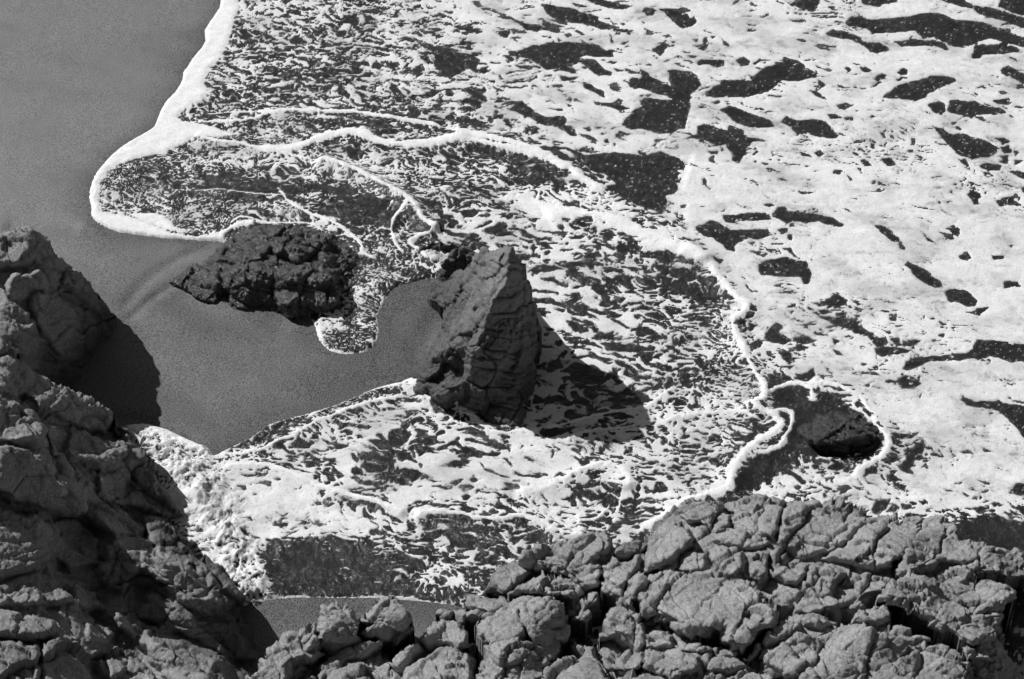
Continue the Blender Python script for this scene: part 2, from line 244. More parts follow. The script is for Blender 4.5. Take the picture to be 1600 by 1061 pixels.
# lines of foam and the swell under them: points, half width m, height m of the water, foam?, profile side
BANDS = [
 ([(290,192),(350,193),(390,189),(430,177),(490,174),(540,177),(590,183),(650,193),(700,203)], .07, .05, 1),
 ([(700,203),(745,214),(800,227),(850,245),(885,263),(910,282),(950,305)], .13, .12, 1),
 ([(320,180),(360,178),(410,177),(440,178)], .03, .02, 1),
 ([(303,213),(330,219),(380,227),(420,236),(450,243),(490,253)], .05, .06, 1),
 ([(490,253),(530,264),(560,277),(600,298),(640,322),(662,350),(690,368)], .08, .30, 1),
 ([(400,234),(440,235),(470,229),(510,214),(550,207),(580,217),(610,226),(650,228),(700,220),(740,214)], .17, .05, 1),
 ([(700,220),(745,224),(790,233),(850,252),(890,270)], .12, .04, 1),
 ([(850,342),(880,337),(930,341),(960,350),(1000,368),(1040,384),(1080,400),(1108,418)], .22, .14, 1),
 ([(1060,394),(1090,405),(1110,420),(1128,442),(1150,468),(1166,482),(1155,497),(1140,505)], .11, .18, 1),
 ([(1140,505),(1152,528),(1163,555),(1178,585),(1192,605),(1193,622),(1178,632),(1165,628)], .085, .15, 1),
 ([(1165,628),(1190,645),(1212,655),(1218,672),(1190,690),(1165,708),(1148,735),(1135,765),(1100,778),(1060,793),(1030,815),(990,835)], .10, .12, 1),
 ([(1030,668),(1060,655),(1100,650),(1150,647),(1190,660)], .06, .08, 1),
 ([(1195,655),(1225,645),(1240,655),(1225,690),(1205,705),(1185,712)], .05, .05, 1),
 ([(1203,618),(1225,606),(1250,603),(1268,612),(1272,628),(1260,622)], .06, .05, 1),
 ([(1250,600),(1300,605),(1340,620),(1355,640),(1375,668),(1388,695),(1378,715),(1345,732),(1335,750),(1310,762)], .075, .07, 1),
 ([(333,713),(370,712),(400,708),(420,702),(430,694),(460,680),(490,664),(530,648),(580,630),(630,619)], .05, .05, 1),
 ([(480,655),(505,640),(530,626),(560,615),(600,606),(632,600)], .045, .03, 1),
 ([(640,620),(680,628),(720,640),(745,660),(765,678),(800,680),(850,672),(900,662),(960,648),(1010,640),(1060,600)], .05, .08, 1),
 ([(880,690),(930,675),(980,672),(1010,660)], .04, .05, 1),
 ([(340,735),(400,730),(450,743),(500,763),(550,780),(600,793),(640,812)], .07, .14, 1),
 ([(640,812),(700,806),(760,818),(820,812),(880,836),(920,840)], .06, .16, 1),
 ([(800,775),(860,765),(900,742),(940,731),(975,740),(985,770)], .10, .15, 1),
 ([(900,815),(930,812),(950,795)], .04, .04, 1),
 ([(392,938),(460,934),(520,935),(580,934),(640,938),(690,945),(712,950)], .045, .01, 1),
 ([(343,379),(348,368),(362,358),(380,352),(400,350)], .10, .06, 1),
 ([(435,300),(455,322),(485,338),(515,350),(540,363),(560,380),(568,398),(590,410)], .05, .05, 1),
 ([(360,352),(375,342),(400,345),(420,350),(480,352),(510,370)], .03, .02, 1),
 ([(270,298),(310,299),(350,301),(400,307),(445,311)], .02, .02, 1),
 ([(640,325),(618,345),(612,365),(620,388),(632,400)], .04, .05, 1),
 ([(690,368),(660,372),(640,385),(660,395),(668,408)], .05, .05, 1),
 ([(480,497),(489,507),(494,520),(498,532),(511,547),(526,553),(541,556),(569,553),(583,545),(590,532),(593,515),(590,498),(597,482),(604,470)], .065, .03, 1),
 ([(605,470),(620,455),(645,447),(680,444)], .008, .0, 1),
 ([(1400,300),(1300,300),(1200,285),(1120,275),(1070,268)], .3, .10, 0),
 ([(720,640),(700,610),(640,598),(628,592)], .12, .12, 1),
 ([(320,300),(420,296),(520,310),(600,330),(640,350)], .35, .12, 0),
 ([(600,700),(640,745),(700,770),(800,765)], .3, .08, 0),
 ([(420,850),(520,842),(600,862),(640,905)], .2, .09, 0),
]
# share of the water that foam covers, and the grain of its pattern in metres, read off the photograph
COVER = [
 (360,20,.8,.2),(400,60,.42,.2),(430,40,.45,.2),(480,120,.3,.22),(440,100,.36,.2),(550,40,.42,.22),(520,90,.3,.22),(640,40,.55,.25),(600,140,.5,.25),(560,170,.35,.22),(700,60,.6,.28),(660,130,.45,.28),(720,20,.85,.3),(360,120,.4,.2),(330,165,.35,.2),(400,150,.4,.22),(480,160,.4,.25),(460,130,.45,.22),
 (800,20,.93,.35),(800,60,.9,.35),(760,80,.7,.3),(760,130,.7,.3),(700,190,.42,.25),(740,170,.5,.28),(780,200,.5,.28),(640,175,.4,.25),(850,150,.82,.3),(900,190,.9,.3),(900,60,.95,.35),(950,220,.75,.3),(860,225,.55,.3),(1000,90,.97,.4),(970,180,.9,.3),
 (1100,40,.995,.4),(1200,60,.995,.4),(1100,180,.8,.2),(1150,160,.85,.25),(1250,160,.96,.3),(1300,100,.94,.3),(1400,95,.99,.3),(1350,20,.8,.25),(1290,10,.75,.2),(1500,110,.985,.3),(1550,200,.93,.3),(1400,200,.93,.2),(1250,220,.93,.2),(1330,240,.9,.2),(1450,270,.93,.2),(1500,280,.9,.2),(1150,220,.8,.25),(1580,170,.95,.3),
 (1150,290,.995,.4),(1300,310,.998,.4),(1450,330,.995,.4),(1100,330,.99,.3),(1200,385,.8,.18),(1230,350,.85,.2),(1350,380,.985,.3),(1300,420,.998,.3),(1150,430,.995,.3),(1200,480,.995,.3),(1550,370,.97,.25),(1550,420,.98,.25),(1400,470,.97,.25),(1290,485,.65,.2),(1350,500,.85,.2),(1250,540,.7,.2),(1200,520,.8,.2),(1450,520,.95,.2),(1550,500,.99,.3),(1400,560,.7,.2),(1300,580,.99,.3),(1500,600,.995,.3),(1450,650,.99,.3),(1550,740,.98,.3),(1450,760,.99,.3),(1430,710,.75,.2),(1380,640,.99,.3),(1500,720,.93,.2),
 (340,205,.45,.14),(400,205,.3,.14),(460,195,.22,.14),(530,190,.22,.14),(600,200,.25,.15),(660,212,.3,.15),(430,220,.35,.14),
 (470,245,.5,.18),(550,235,.3,.2),(600,255,.65,.2),(640,245,.35,.2),(700,245,.3,.18),(750,250,.25,.16),(800,255,.25,.15),(840,270,.25,.15),(700,275,.5,.2),(760,285,.45,.2),(650,280,.7,.2),(700,300,.5,.25),(740,325,.5,.25),(690,330,.35,.3),(660,300,.65,.2),(720,350,.5,.3),(760,370,.6,.3),(700,375,.85,.3),(800,340,.55,.25),
 (180,290,.35,.13),(200,310,.3,.13),(250,290,.3,.13),(250,320,.2,.13),(300,270,.3,.15),(330,250,.42,.16),(380,245,.45,.17),(430,262,.42,.18),(300,305,.22,.13),(350,290,.08,.15),(400,300,.03,.2),(400,290,.06,.2),(450,305,.05,.2),(500,300,.06,.2),(380,275,.4,.16),(460,280,.45,.18),(510,275,.55,.16),(550,295,.5,.13),(590,312,.45,.12),
 (560,325,.08,.25),(600,345,.12,.2),(520,330,.12,.25),(550,345,.1,.25),(640,350,.15,.16),(300,335,.35,.14),(350,330,.25,.14),(400,325,.25,.16),(350,355,.35,.13),(310,355,.45,.13),(450,325,.3,.15),(400,340,.3,.15),(470,345,.6,.2),(500,360,.4,.15),(540,390,.3,.15),(440,335,.65,.2),(470,315,.6,.2),
 (600,375,.45,.15),(640,375,.2,.2),(590,395,.35,.14),(620,410,.4,.14),(660,410,.3,.12),(640,425,.35,.1),(600,430,.4,.14),(570,450,.5,.15),(610,450,.15,.12),(650,440,.02,.12),(580,480,.55,.16),(560,510,.45,.14),(540,540,.2,.1),(520,500,.7,.2),(570,500,.5,.14),(690,400,.45,.15),(670,380,.35,.2),
 (840,420,.6,.28),(870,380,.6,.28),(900,400,.5,.26),(860,440,.65,.3),(920,440,.5,.26),(960,390,.35,.2),(1000,400,.3,.18),(980,440,.5,.25),(1040,420,.3,.16),(1050,450,.25,.16),(1100,450,.22,.14),(1120,490,.4,.12),(950,490,.55,.28),(1000,500,.5,.26),(1060,500,.38,.2),(900,500,.35,.3),(870,480,.45,.3),
 (860,520,.7,.3),(870,560,.6,.3),(900,560,.3,.35),(930,520,.45,.3),(950,560,.4,.3),(980,590,.45,.3),(1010,560,.5,.25),(1060,560,.45,.2),(1100,570,.45,.13),(1140,570,.55,.12),(1150,540,.5,.1),(920,610,.2,.35),(960,620,.25,.35),(860,610,.65,.3),(860,645,.8,.3),(1030,610,.7,.25),(1080,610,.5,.16),(1140,610,.6,.14),(1050,640,.6,.2),(1100,635,.6,.15),(1165,600,.7,.1),
 (240,690,.6,.08),(290,710,.6,.1),(300,740,.75,.12),(330,735,.7,.1),(330,790,.8,.12),(350,830,.8,.12),(370,870,.85,.12),(380,910,.7,.1),
 (350,705,.6,.05),(390,690,.5,.05),(430,675,.08,.1),(450,665,.35,.05),(500,652,.5,.1),(540,640,.3,.08),(600,615,.3,.1),
 (400,725,.55,.14),(450,710,.45,.18),(500,690,.5,.2),(560,660,.75,.25),(540,700,.6,.25),(620,650,.85,.25),(600,670,.7,.25),(660,650,.65,.15),(690,660,.6,.14),(600,700,.2,.35),(650,705,.2,.35),(620,740,.25,.35),(585,740,.25,.35),(610,720,.15,.35),(550,745,.8,.3),(680,720,.45,.35),(700,690,.5,.35),(720,700,.6,.35),(690,750,.75,.3),(710,710,.3,.35),(740,720,.75,.3),(790,735,.65,.3),(830,745,.6,.3),(780,760,.8,.3),(640,780,.9,.3),(700,775,.8,.3),(560,770,.85,.3),
 (400,750,.92,.3),(450,770,.9,.3),(430,800,.93,.25),(500,765,.55,.15),(520,800,.5,.2),(480,790,.9,.2),(560,800,.35,.2),(600,800,.4,.15),(640,815,.3,.2),(680,815,.3,.3),(500,835,.5,.25),(440,830,.45,.3),(400,840,.5,.3),(480,840,.35,.3),(560,830,.8,.25),(610,850,.6,.22),(640,850,.5,.2),(680,845,.5,.2),(720,850,.3,.2),(760,850,.2,.2),(700,870,.55,.2),(650,870,.4,.2),(680,900,.8,.2),(710,895,.8,.2),(640,890,.35,.2),(740,880,.45,.15),
 (440,882,.03,.2),(412,860,.45,.2),(392,880,.45,.15),(455,843,.5,.25),(600,852,.45,.2),(400,905,.1,.12),(500,860,.02,.2),(560,860,.03,.2),(500,880,.05,.2),(580,880,.06,.2),(450,890,.06,.12),(450,905,.15,.12),(520,905,.22,.12),(580,910,.18,.12),(480,915,.2,.12),(410,905,.12,.1),(540,920,.15,.1),(620,920,.15,.1),(690,930,.12,.1),(740,910,.15,.1),(760,890,.2,.12),(400,920,.1,.1),
 (880,700,.7,.25),(920,700,.6,.2),(960,690,.6,.2),(1000,690,.5,.2),(1040,690,.45,.16),(1080,690,.6,.16),(880,730,.85,.25),(940,710,.6,.2),(1000,720,.55,.18),(1050,730,.5,.16),(1090,720,.7,.16),(950,760,.45,.15),(920,770,.45,.3),(1000,760,.6,.2),(1060,755,.7,.18),(980,790,.5,.2),(1010,790,.4,.2),(940,800,.6,.2),(900,790,.85,.2),(860,790,.9,.2),(820,840,.4,.15),(870,815,.8,.2),(930,825,.35,.2),(970,815,.4,.2),(840,830,.2,.15),
 (1170,750,.06,.2),(1200,720,.06,.2),(1190,765,.15,.15),(1230,730,.25,.15),(1220,760,.7,.2),(1260,745,.92,.2),(1320,755,.95,.2),(1290,720,.35,.12),(1340,715,.3,.1),(1250,640,.15,.12),(1300,640,.3,.15),(1340,670,.25,.12),(1360,690,.3,.08),(1240,680,.15,.12),(1330,635,.7,.2),(1280,600,.95,.2),(1215,640,.5,.12),(1230,610,.3,.15),
 (1550,830,.12,.12),(1600,850,.05,.12),(1540,790,.95,.25),(1520,850,.1,.12),(-200,300,.5,.2),(1800,200,.93,.4),(1800,600,.95,.4),(1800,900,.9,.4),(900,-150,.85,.4),(1400,-150,.85,.4),(500,-150,.5,.3),(1000,1200,.5,.3),
]
# broken, heaped white water: centre line, half width m, height m
CHURN = [([(255,715),(300,745),(330,790),(350,835),(372,880),(385,925)], .38, .30), ([(200,680),(260,690),(310,712)], .25, .16),
         ([(530,270),(600,305),(650,345)], .16, .05), ([(690,400),(715,410)], .3, .22), ([(655,605),(690,630),(740,650)], .16, .10), ([(1250,715),(1300,722),(1345,715)], .12, .08),
         ([(640,375),(600,385),(590,400)], .15, .06), ([(372,900),(378,932),(392,944)], .12, .08)]

def sand_z(X, Y):
    z = .03*fbm(X*.25, Y*.25, 2, 40)+.006*fbm(X*1.5, Y*2.5, 3, 41)
    for pts, wd, h in ((smooth_line([(183,497),(215,450),(250,420),(300,392),(345,378)]), .16, -.04), (smooth_line([(190,506),(250,455),(320,420)]), .12, -.05),
                       (smooth_line([(150,655),(200,652),(260,668),(330,700)]), .2, -.05), (smooth_line([(0,352),(60,350),(130,358)]), .3, -.05), (smooth_line([(300,640),(420,600),(560,560),(640,520)]), .5, .04),
                       (smooth_line([(265,445),(345,500),(470,510)]), .4, -.06), (smooth_line([(700,470),(670,520),(650,580)]), .3, -.07)):
        P = W2(pts); idx = local(X, Y, P, wd*3)
        x = X.ravel()[idx]; y = Y.ravel()[idx]; d, f, s = seg_dist(x, y, P)
        z.ravel()[idx] += h*np.exp(-(d/wd)**2)*sstep(0, .15, f)*sstep(0, .15, 1-f)
    # low ribs left by the last swash
    return z

def sea_fields(U, V):
    X, Y = gp(U, V); X = X.astype(np.float32); Y = Y.astype(np.float32)
    zs = sand_z(X, Y)
    # small wobble of the traced outlines
    wx = .05*fbm(X*2.2, Y*2.2, 3, 1); wy = .05*fbm(X*2.2, Y*2.2, 3, 2)
    fx = X+.02*fbm(X*9, Y*9, 2, 5); fy = Y+.02*fbm(X*9, Y*9, 2, 6)
    P = W2(smooth_line(SHORE, 2)); d, f, s = seg_dist(X, Y, P, True)
    wet = np.where(inside(X, Y, P), d, -d).astype(np.float32)
    # cover and grain
    kx = X+.30*fbm(X*1.1, Y*1.3, 4, 15, .6); ky = Y+.36*fbm(X*1.1, Y*1.3, 4, 16, .6)
    C = np.array(COVER); cx, cy = gp(C[:, 0], C[:, 1]); num = 0; den = 0; gs = 0
    for k in range(len(C)):
        dd = ((kx-cx[k])**2+((ky-cy[k])*.9)**2); wgt = 1/(dd**1.7+.008)
        num = num+wgt*C[k, 2]; gs = gs+wgt*C[k, 3]; den = den+wgt
    cov = num/den; grain = gs/den
    wc = np.clip(sstep(640, 780, U)+sstep(600, 680, V), 0, 1); cov = np.clip(cov+(cov-.5)*.35*wc*sstep(.93, .8, cov), 0, 1)
    cov = cov+.07*sstep(.12, .3, cov)*sstep(.6, .4, cov)*sstep(720, 640, U)
    # pattern: stretched blotches, lace and cells at three sizes
    a = .25; ca, sa = math.cos(a), math.sin(a)
    qx = X*ca-Y*sa; qy = (X*sa+Y*ca)*1.35
    wx2 = fbm(X*1.2, Y*1.2, 3, 11); wy2 = fbm(X*1.2, Y*1.2, 3, 12)
    qx = qx+.24*wx2+.24*fbm(X*.42, Y*.5, 2, 13); qy = qy+.22*wy2+.30*fbm(X*.42, Y*.5, 2, 14)
    wH = np.clip(sstep(640, 780, U)+sstep(600, 680, V), 0, 1)*sstep(150, 260, V+.0*U)+.75*sstep(700, 800, U)*sstep(260, 150, V)
    wH = np.clip(wH, 0, 1)*(.35+.65*sstep(.12, .3, cov))
    wL = (.15+.6*sstep(185, 215, V))*(1-.75*wH); wB = np.clip(1-wH*.8-wL*.6, .2, 1); lv = []; lacel = None
    for n, (g, sd_) in enumerate(((.070, 21), (.122, 31), (.235, 51))):
        s_ = 1/g
        w1 = perlin(qx*s_*.7, qy*s_*.7, sd_+1)*.5; w2 = perlin(qx*s_*.7, qy*s_*.7, sd_+2)*.5
        b = uni(fbm(qx*s_*.56+w1, qy*s_*.70+w2, 4, sd_, .62))
        f1, f2 = worley(qx*s_*.8+w1*.8+.15*wx2, qy*s_*.8+w2*.8, sd_)
        lace = uni(1-np.clip((f2-f1)*1.7, 0, 1)+.1*b)
        if n == 1: lacel = uni(lace+.3*b)
        h1, _ = worley(qx*s_*.62+w1*.5, qy*s_*.85+w2*.5, sd_+7, lambda h: .75+1.1*_rnd[2][h])
        hole = uni(h1+.42*b+.20*lace)
        lv.append(((wB*(b-.5)+wL*(lace-.5)+wH*1.3*(hole-.5))/np.sqrt(wB**2+wL**2+(1.3*wH)**2)).astype(np.float32))
    t1 = sstep(.10, .20, grain); t2 = sstep(.19, .33, grain)
    pat = uni(lv[0]*(1-t1)+lv[1]*t1*(1-t2)+lv[2]*t2*t1+.13*fbm(X*15, Y*22, 3, 71, .65)+.30*(uni(fbm(qx*1.7, qy*2.3, 3, 75))-.5))
    big = uni(fbm(X*.45, Y*.6, 3, 81))
    cov2 = np.clip(cov+(big-.5)*.62*cov*(1-cov)*2+.09*(1-cov)*sstep(.1,.3,cov), 0, 1)
    phi = (pat-(1-cov2))*1.0
    # pools of dark water
    X2, Y2 = fx+wx*.8, fy+wy*.8
    speck = uni(fbm(X*12, Y*15, 2, 91)); lace2 = uni(lacel+.4*speck)
    for nd_, pts in enumerate(DARK_AREAS):
        if len(pts) < 3: continue
        P = W2(pts); idx = local(X, Y, P, .8)
        x = X2.ravel()[idx]; y = Y2.ravel()[idx]; d, f, s = seg_dist(x, y, P, True)
        d = np.where(inside(x, y, P), -d, d)/.16
        if nd_ >= len(DARK_AREAS)-4: d = d*.42+(pat.ravel()[idx]-.5)*.9+(big.ravel()[idx]-.5)*.5
        d = np.maximum(d, np.where(d < -.1, (lace2.ravel()[idx]-(.80 if nd_ == len(DARK_AREAS)-2 else .86 if nd_ == len(DARK_AREAS)-3 else .93 if nd_ == len(DARK_AREAS)-4 else .955))*3, -9))
        phi.ravel()[idx] = np.minimum(phi.ravel()[idx], d)
    thick = np.zeros_like(phi)
    for na, pts in enumerate(FOAM_AREAS):
        P = W2(pts); idx = local(X, Y, P, .4)
        x = X2.ravel()[idx]; y = Y2.ravel()[idx]; d, f, s = seg_dist(x, y, P, True)
        d = np.where(inside(x, y, P), d, -d)
        j = d/.16+(pat.ravel()[idx]-.5)*.5 if na in (0, 1, 5) else np.minimum(d/.16, .25)+(pat.ravel()[idx]-.5)*1.1+(big.ravel()[idx]-.5)*.5
        phi.ravel()[idx] = np.maximum(phi.ravel()[idx], j); thick.ravel()[idx] = np.maximum(thick.ravel()[idx], sstep(-.02, .14, d)*(1. if na in (0, 1, 5) else .75 if na in (2, 3) else .35))
    swell = np.zeros_like(phi)
    for pts, hw, h, fm in BANDS:
        P = W2(smooth_line(pts)); R = max(hw*4, .5); idx = local(X, Y, P, R)
        x = (X if hw < .05 else X2).ravel()[idx]; y = (Y if hw < .05 else Y2).ravel()[idx]; d, f, s = seg_dist(x, y, P)
        end = sstep(0, .06, f)*sstep(0, .06, 1-f)
        if h:
            d0, f0, _ = seg_dist(X.ravel()[idx], Y.ravel()[idx], P); e0 = sstep(0, .06, f0)*sstep(0, .06, 1-f0)
            swell.ravel()[idx] += h*.5*np.exp(-(d0/(hw*1.7+.10))**2)*e0
        if fm:
            wob = 1+.45*perlin(x*1.6, y*1.6, 61)+.30*perlin(x*6, y*6, 62)
            j = (hw*1.05*wob*(.35+.65*end)-d)/.13+(pat.ravel()[idx]-.5)*min(.75, hw*6)
            phi.ravel()[idx] = np.maximum(phi.ravel()[idx], np.where(d < hw*4, j, -9)); thick.ravel()[idx] = np.maximum(thick.ravel()[idx], sstep(hw*1.2, hw*.3, d)*end)
    churn = np.zeros_like(phi)
    for pts, hw, h in CHURN:
        P = W2(smooth_line(pts)); idx = local(X, Y, P, hw*3)
        x = X.ravel()[idx]; y = Y.ravel()[idx]; d, f, s = seg_dist(x, y, P)
        churn.ravel()[idx] = np.maximum(churn.ravel()[idx], h*np.exp(-(d/hw)**2))
    ridg = 1-2*np.abs(fbm(X*5+wx2, Y*5, 4, 104, .6))
    b1 = np.abs(fbm(X*2.6, Y*2.6, 4, 101, .45)); b2 = np.abs(fbm(X*9, Y*9, 2, 105, .5))
    heap = churn*np.clip(.35+.45*fbm(X*2.3, Y*2.3, 3, 101)+.10*ridg, .0, 2)
    phi = np.maximum(phi, np.where(churn > .02, np.minimum(churn*5, .75)-.60-.9*sstep(.10, .0, churn)+.35*ridg+1.0*(pat-.5), -9))
    # the thin wet apron above the lowest swash is dotted with tiny bubbles
    swell += .012*fbm(X*1.3, Y*1.8, 3, 111)
    # foam cannot lie outside the water
    edge = sstep(-.01, .10, wet+.01*speck)
    zw = zs-.04+.075*edge+(swell)*sstep(.0, .25, wet+.08)
    phi = np.minimum(phi, (wet+.035+.012*perlin(X*7, Y*7, 121))/.1)
    film = np.clip(phi*3, 0, 1)
    cloud = uni(fbm(X*.8, Y*1.1, 4, 131))
    body = .004+.005*film+.014*thick*(1+.12*fbm(X*3, Y*3, 2, 141))*sstep(0, 1, phi)
    body = body+.003*(fbm(X*4, Y*5, 3, 151))*film
    zf = zw+np.where(phi > 0, np.minimum(phi*.12, body), np.maximum(phi*.12, -.03))
    zw = zw+heap*.9; zf = zf+heap
    sol = sstep(.80, .97, cov)
    tone = np.clip(.12+.40*np.maximum(sstep(-.02, .24, phi), .7*sol)+.42*thick+.34*(cloud-.5)*(1-thick)+.05*fbm(X*6, Y*8, 3, 161), 0, 1)
    return X, Y, zs, zw, zf, phi, wet, tone, edge, churn, cov
# ---------------------------------------------------------------- building helpers
def tag(o, label=None, cat=None, group=None, kind=None):
    if label: o['label'] = label
    if cat: o['category'] = cat
    if group: o['group'] = group
    if kind: o['kind'] = kind
    return o
def mesh_obj(name, verts, faces, mat, smooth=True, attrs=None):
    me = bpy.data.meshes.new(name); nv, nf = len(verts), len(faces)
    me.vertices.add(nv); me.vertices.foreach_set('co', np.asarray(verts, np.float32).ravel())
    k = faces.shape[1]
    me.loops.add(nf*k); me.loops.foreach_set('vertex_index', faces.astype(np.int32).ravel())
    me.polygons.add(nf); me.polygons.foreach_set('loop_start', np.arange(0, nf*k, k, dtype=np.int32))
    me.update(calc_edges=True)
    me.polygons.foreach_set('use_smooth', np.full(nf, smooth))
    for n, a in (attrs or {}).items():
        at = me.attributes.new(n, 'FLOAT', 'POINT'); at.data.foreach_set('value', np.asarray(a, np.float32).ravel())
    me.materials.append(mat); me.validate()
    o = bpy.data.objects.new(name, me); sc.collection.objects.link(o); return o
def grid_obj(name, X, Y, Z, keep, mat, attrs=None, extra=None):
    h, wd = X.shape; I = np.arange(h*wd).reshape(h, wd)
    f = np.stack([I[1:, :-1], I[1:, 1:], I[:-1, 1:], I[:-1, :-1]], -1)
    kf = keep[1:, :-1] | keep[1:, 1:] | keep[:-1, 1:] | keep[:-1, :-1]
    f = f[kf]
    used = np.zeros(h*wd, bool); used[f.ravel()] = True; mp = np.cumsum(used)-1
    v = np.stack([X.ravel(), Y.ravel(), Z.ravel()], -1)[used]; f = mp[f]
    at = {n: np.asarray(a).ravel()[used] for n, a in (attrs or {}).items()}
    if extra is not None:
        f = np.vstack([f, np.arange(4)[None]+len(v)]); v = np.vstack([v, extra]); at = {n: np.append(a, np.zeros(4)) for n, a in at.items()}
    return mesh_obj(name, v, f, mat, attrs=at)

class Mat:
    def __init__(s, name):
        s.m = bpy.data.materials.new(name); s.m.use_nodes = True; s.t = s.m.node_tree; s.b = s.t.nodes['Principled BSDF']
        s.geo = s.t.nodes.new('ShaderNodeNewGeometry'); s.pos = s.geo.outputs['Position']
    def n(s, kind, **kw):
        q = s.t.nodes.new(kind)
        for k, v in kw.items(): setattr(q, k, v)
        return q
    def link(s, a, b): s.t.links.new(a, b)
    def noise(s, scale, detail=4, rough=.55, vec=None, dist=0.0):
        q = s.n('ShaderNodeTexNoise'); q.inputs['Scale'].default_value = scale; q.inputs['Detail'].default_value = detail
        q.inputs['Roughness'].default_value = rough; q.inputs['Distortion'].default_value = dist; s.link(vec or s.pos, q.inputs['Vector']); return q.outputs['Fac']
    def attr(s, n): q = s.n('ShaderNodeAttribute', attribute_name=n); return q.outputs['Fac']
    def ramp(s, fac, stops):
        q = s.n('ShaderNodeValToRGB'); e = q.color_ramp.elements
        while len(e) < len(stops): e.new(.5)
        for el, (p, c) in zip(e, stops): el.position = p; el.color = (c, c, c, 1)
        s.link(fac, q.inputs[0]); return q.outputs[0]
    def math(s, op, a, b=None):
        q = s.n('ShaderNodeMath', operation=op)
        for i, v in enumerate((a, b)):
            if v is None: continue
            if isinstance(v, (int, float)): q.inputs[i].default_value = v
            else: s.link(v, q.inputs[i])
        return q.outputs[0]
    def bump(s, h, dist, strength=1.0, prev=None):
        q = s.n('ShaderNodeBump'); q.inputs['Distance'].default_value = dist; q.inputs['Strength'].default_value = strength
        s.link(h, q.inputs['Height'])
        if prev is not None: s.link(prev, q.inputs['Normal'])
        return q.outputs['Normal']

# ---------------------------------------------------------------- materials
def sand_material():
    m = Mat('wet_dark_sand')
    big = m.noise(.35, 4); fine = m.ramp(m.noise(38, 1, .6), [(.38, 0), (.62, 1)])
    c = m.math('ADD', m.math('MULTIPLY', big, .05), m.math('MULTIPLY', fine, .11))
    c = m.math('ADD', c, m.math('MULTIPLY', m.attr('sand_dark'), -.085))
    c = m.math('ADD', c, .088)
    comb = m.n('ShaderNodeCombineColor'); [m.link(c, comb.inputs[i]) for i in range(3)]
    m.link(comb.outputs[0], m.b.inputs['Base Color'])
    m.b.inputs['Roughness'].default_value = .55; m.b.inputs['Specular IOR Level'].default_value = .35
    nn = m.bump(m.noise(2.2, 5, .6), .03, .5); nn = m.bump(fine, .004, .6, nn)
    m.link(nn, m.b.inputs['Normal']); return m.m
def water_material():
    m = Mat('shallow_sea_water')
    c = m.ramp(m.noise(1.3, 4), [(0.3, .014), (.75, .030)])
    ad = m.n('ShaderNodeMix', data_type='RGBA', blend_type='ADD'); ad.inputs[0].default_value = 1; m.link(c, ad.inputs[6])
    m.link(m.ramp(m.attr('bubbles'), [(0, 0), (1, .075)]), ad.inputs[7]); c = ad.outputs[2]
    m.link(c, m.b.inputs['Base Color']); m.b.inputs['Roughness'].default_value = .14; m.b.inputs['IOR'].default_value = 1.33
    m.b.inputs['Specular IOR Level'].default_value = .5
    nn = m.bump(m.noise(5, 5, .65, dist=.6), .08, .8); nn = m.bump(m.noise(30, 3, .7), .010, .6, nn); m.link(nn, m.b.inputs['Normal']); return m.m
def foam_material():
    m = Mat('sea_foam')
    t = m.attr('tone'); fine = m.noise(70, 2, .8); pin = m.noise(26, 3, .75); mid = m.noise(3.5, 5, .6)
    base = m.ramp(t, [(0, .20), (.25, .48), (.5, .80), (1, .95)])
    pits = m.ramp(pin, [(.0, .35), (.34, .66), (.46, 1), (1, 1)])
    g = m.ramp(fine, [(.25, .80), (.7, 1)]); md = m.ramp(mid, [(.3, .86), (.65, 1)])
    def mul(a, b):
        q = m.n('ShaderNodeMix', data_type='RGBA', blend_type='MULTIPLY'); q.inputs[0].default_value = 1
        m.link(a, q.inputs[6]); m.link(b, q.inputs[7]); return q.outputs[2]
    m.link(mul(mul(base, g), mul(pits, md)), m.b.inputs['Base Color'])
    m.b.inputs['Roughness'].default_value = .8; m.b.inputs['Specular IOR Level'].default_value = .15
    nn = m.bump(m.noise(9, 5, .6), .010, .5); nn = m.bump(fine, .003, .6, nn); m.link(nn, m.b.inputs['Normal']); return m.m
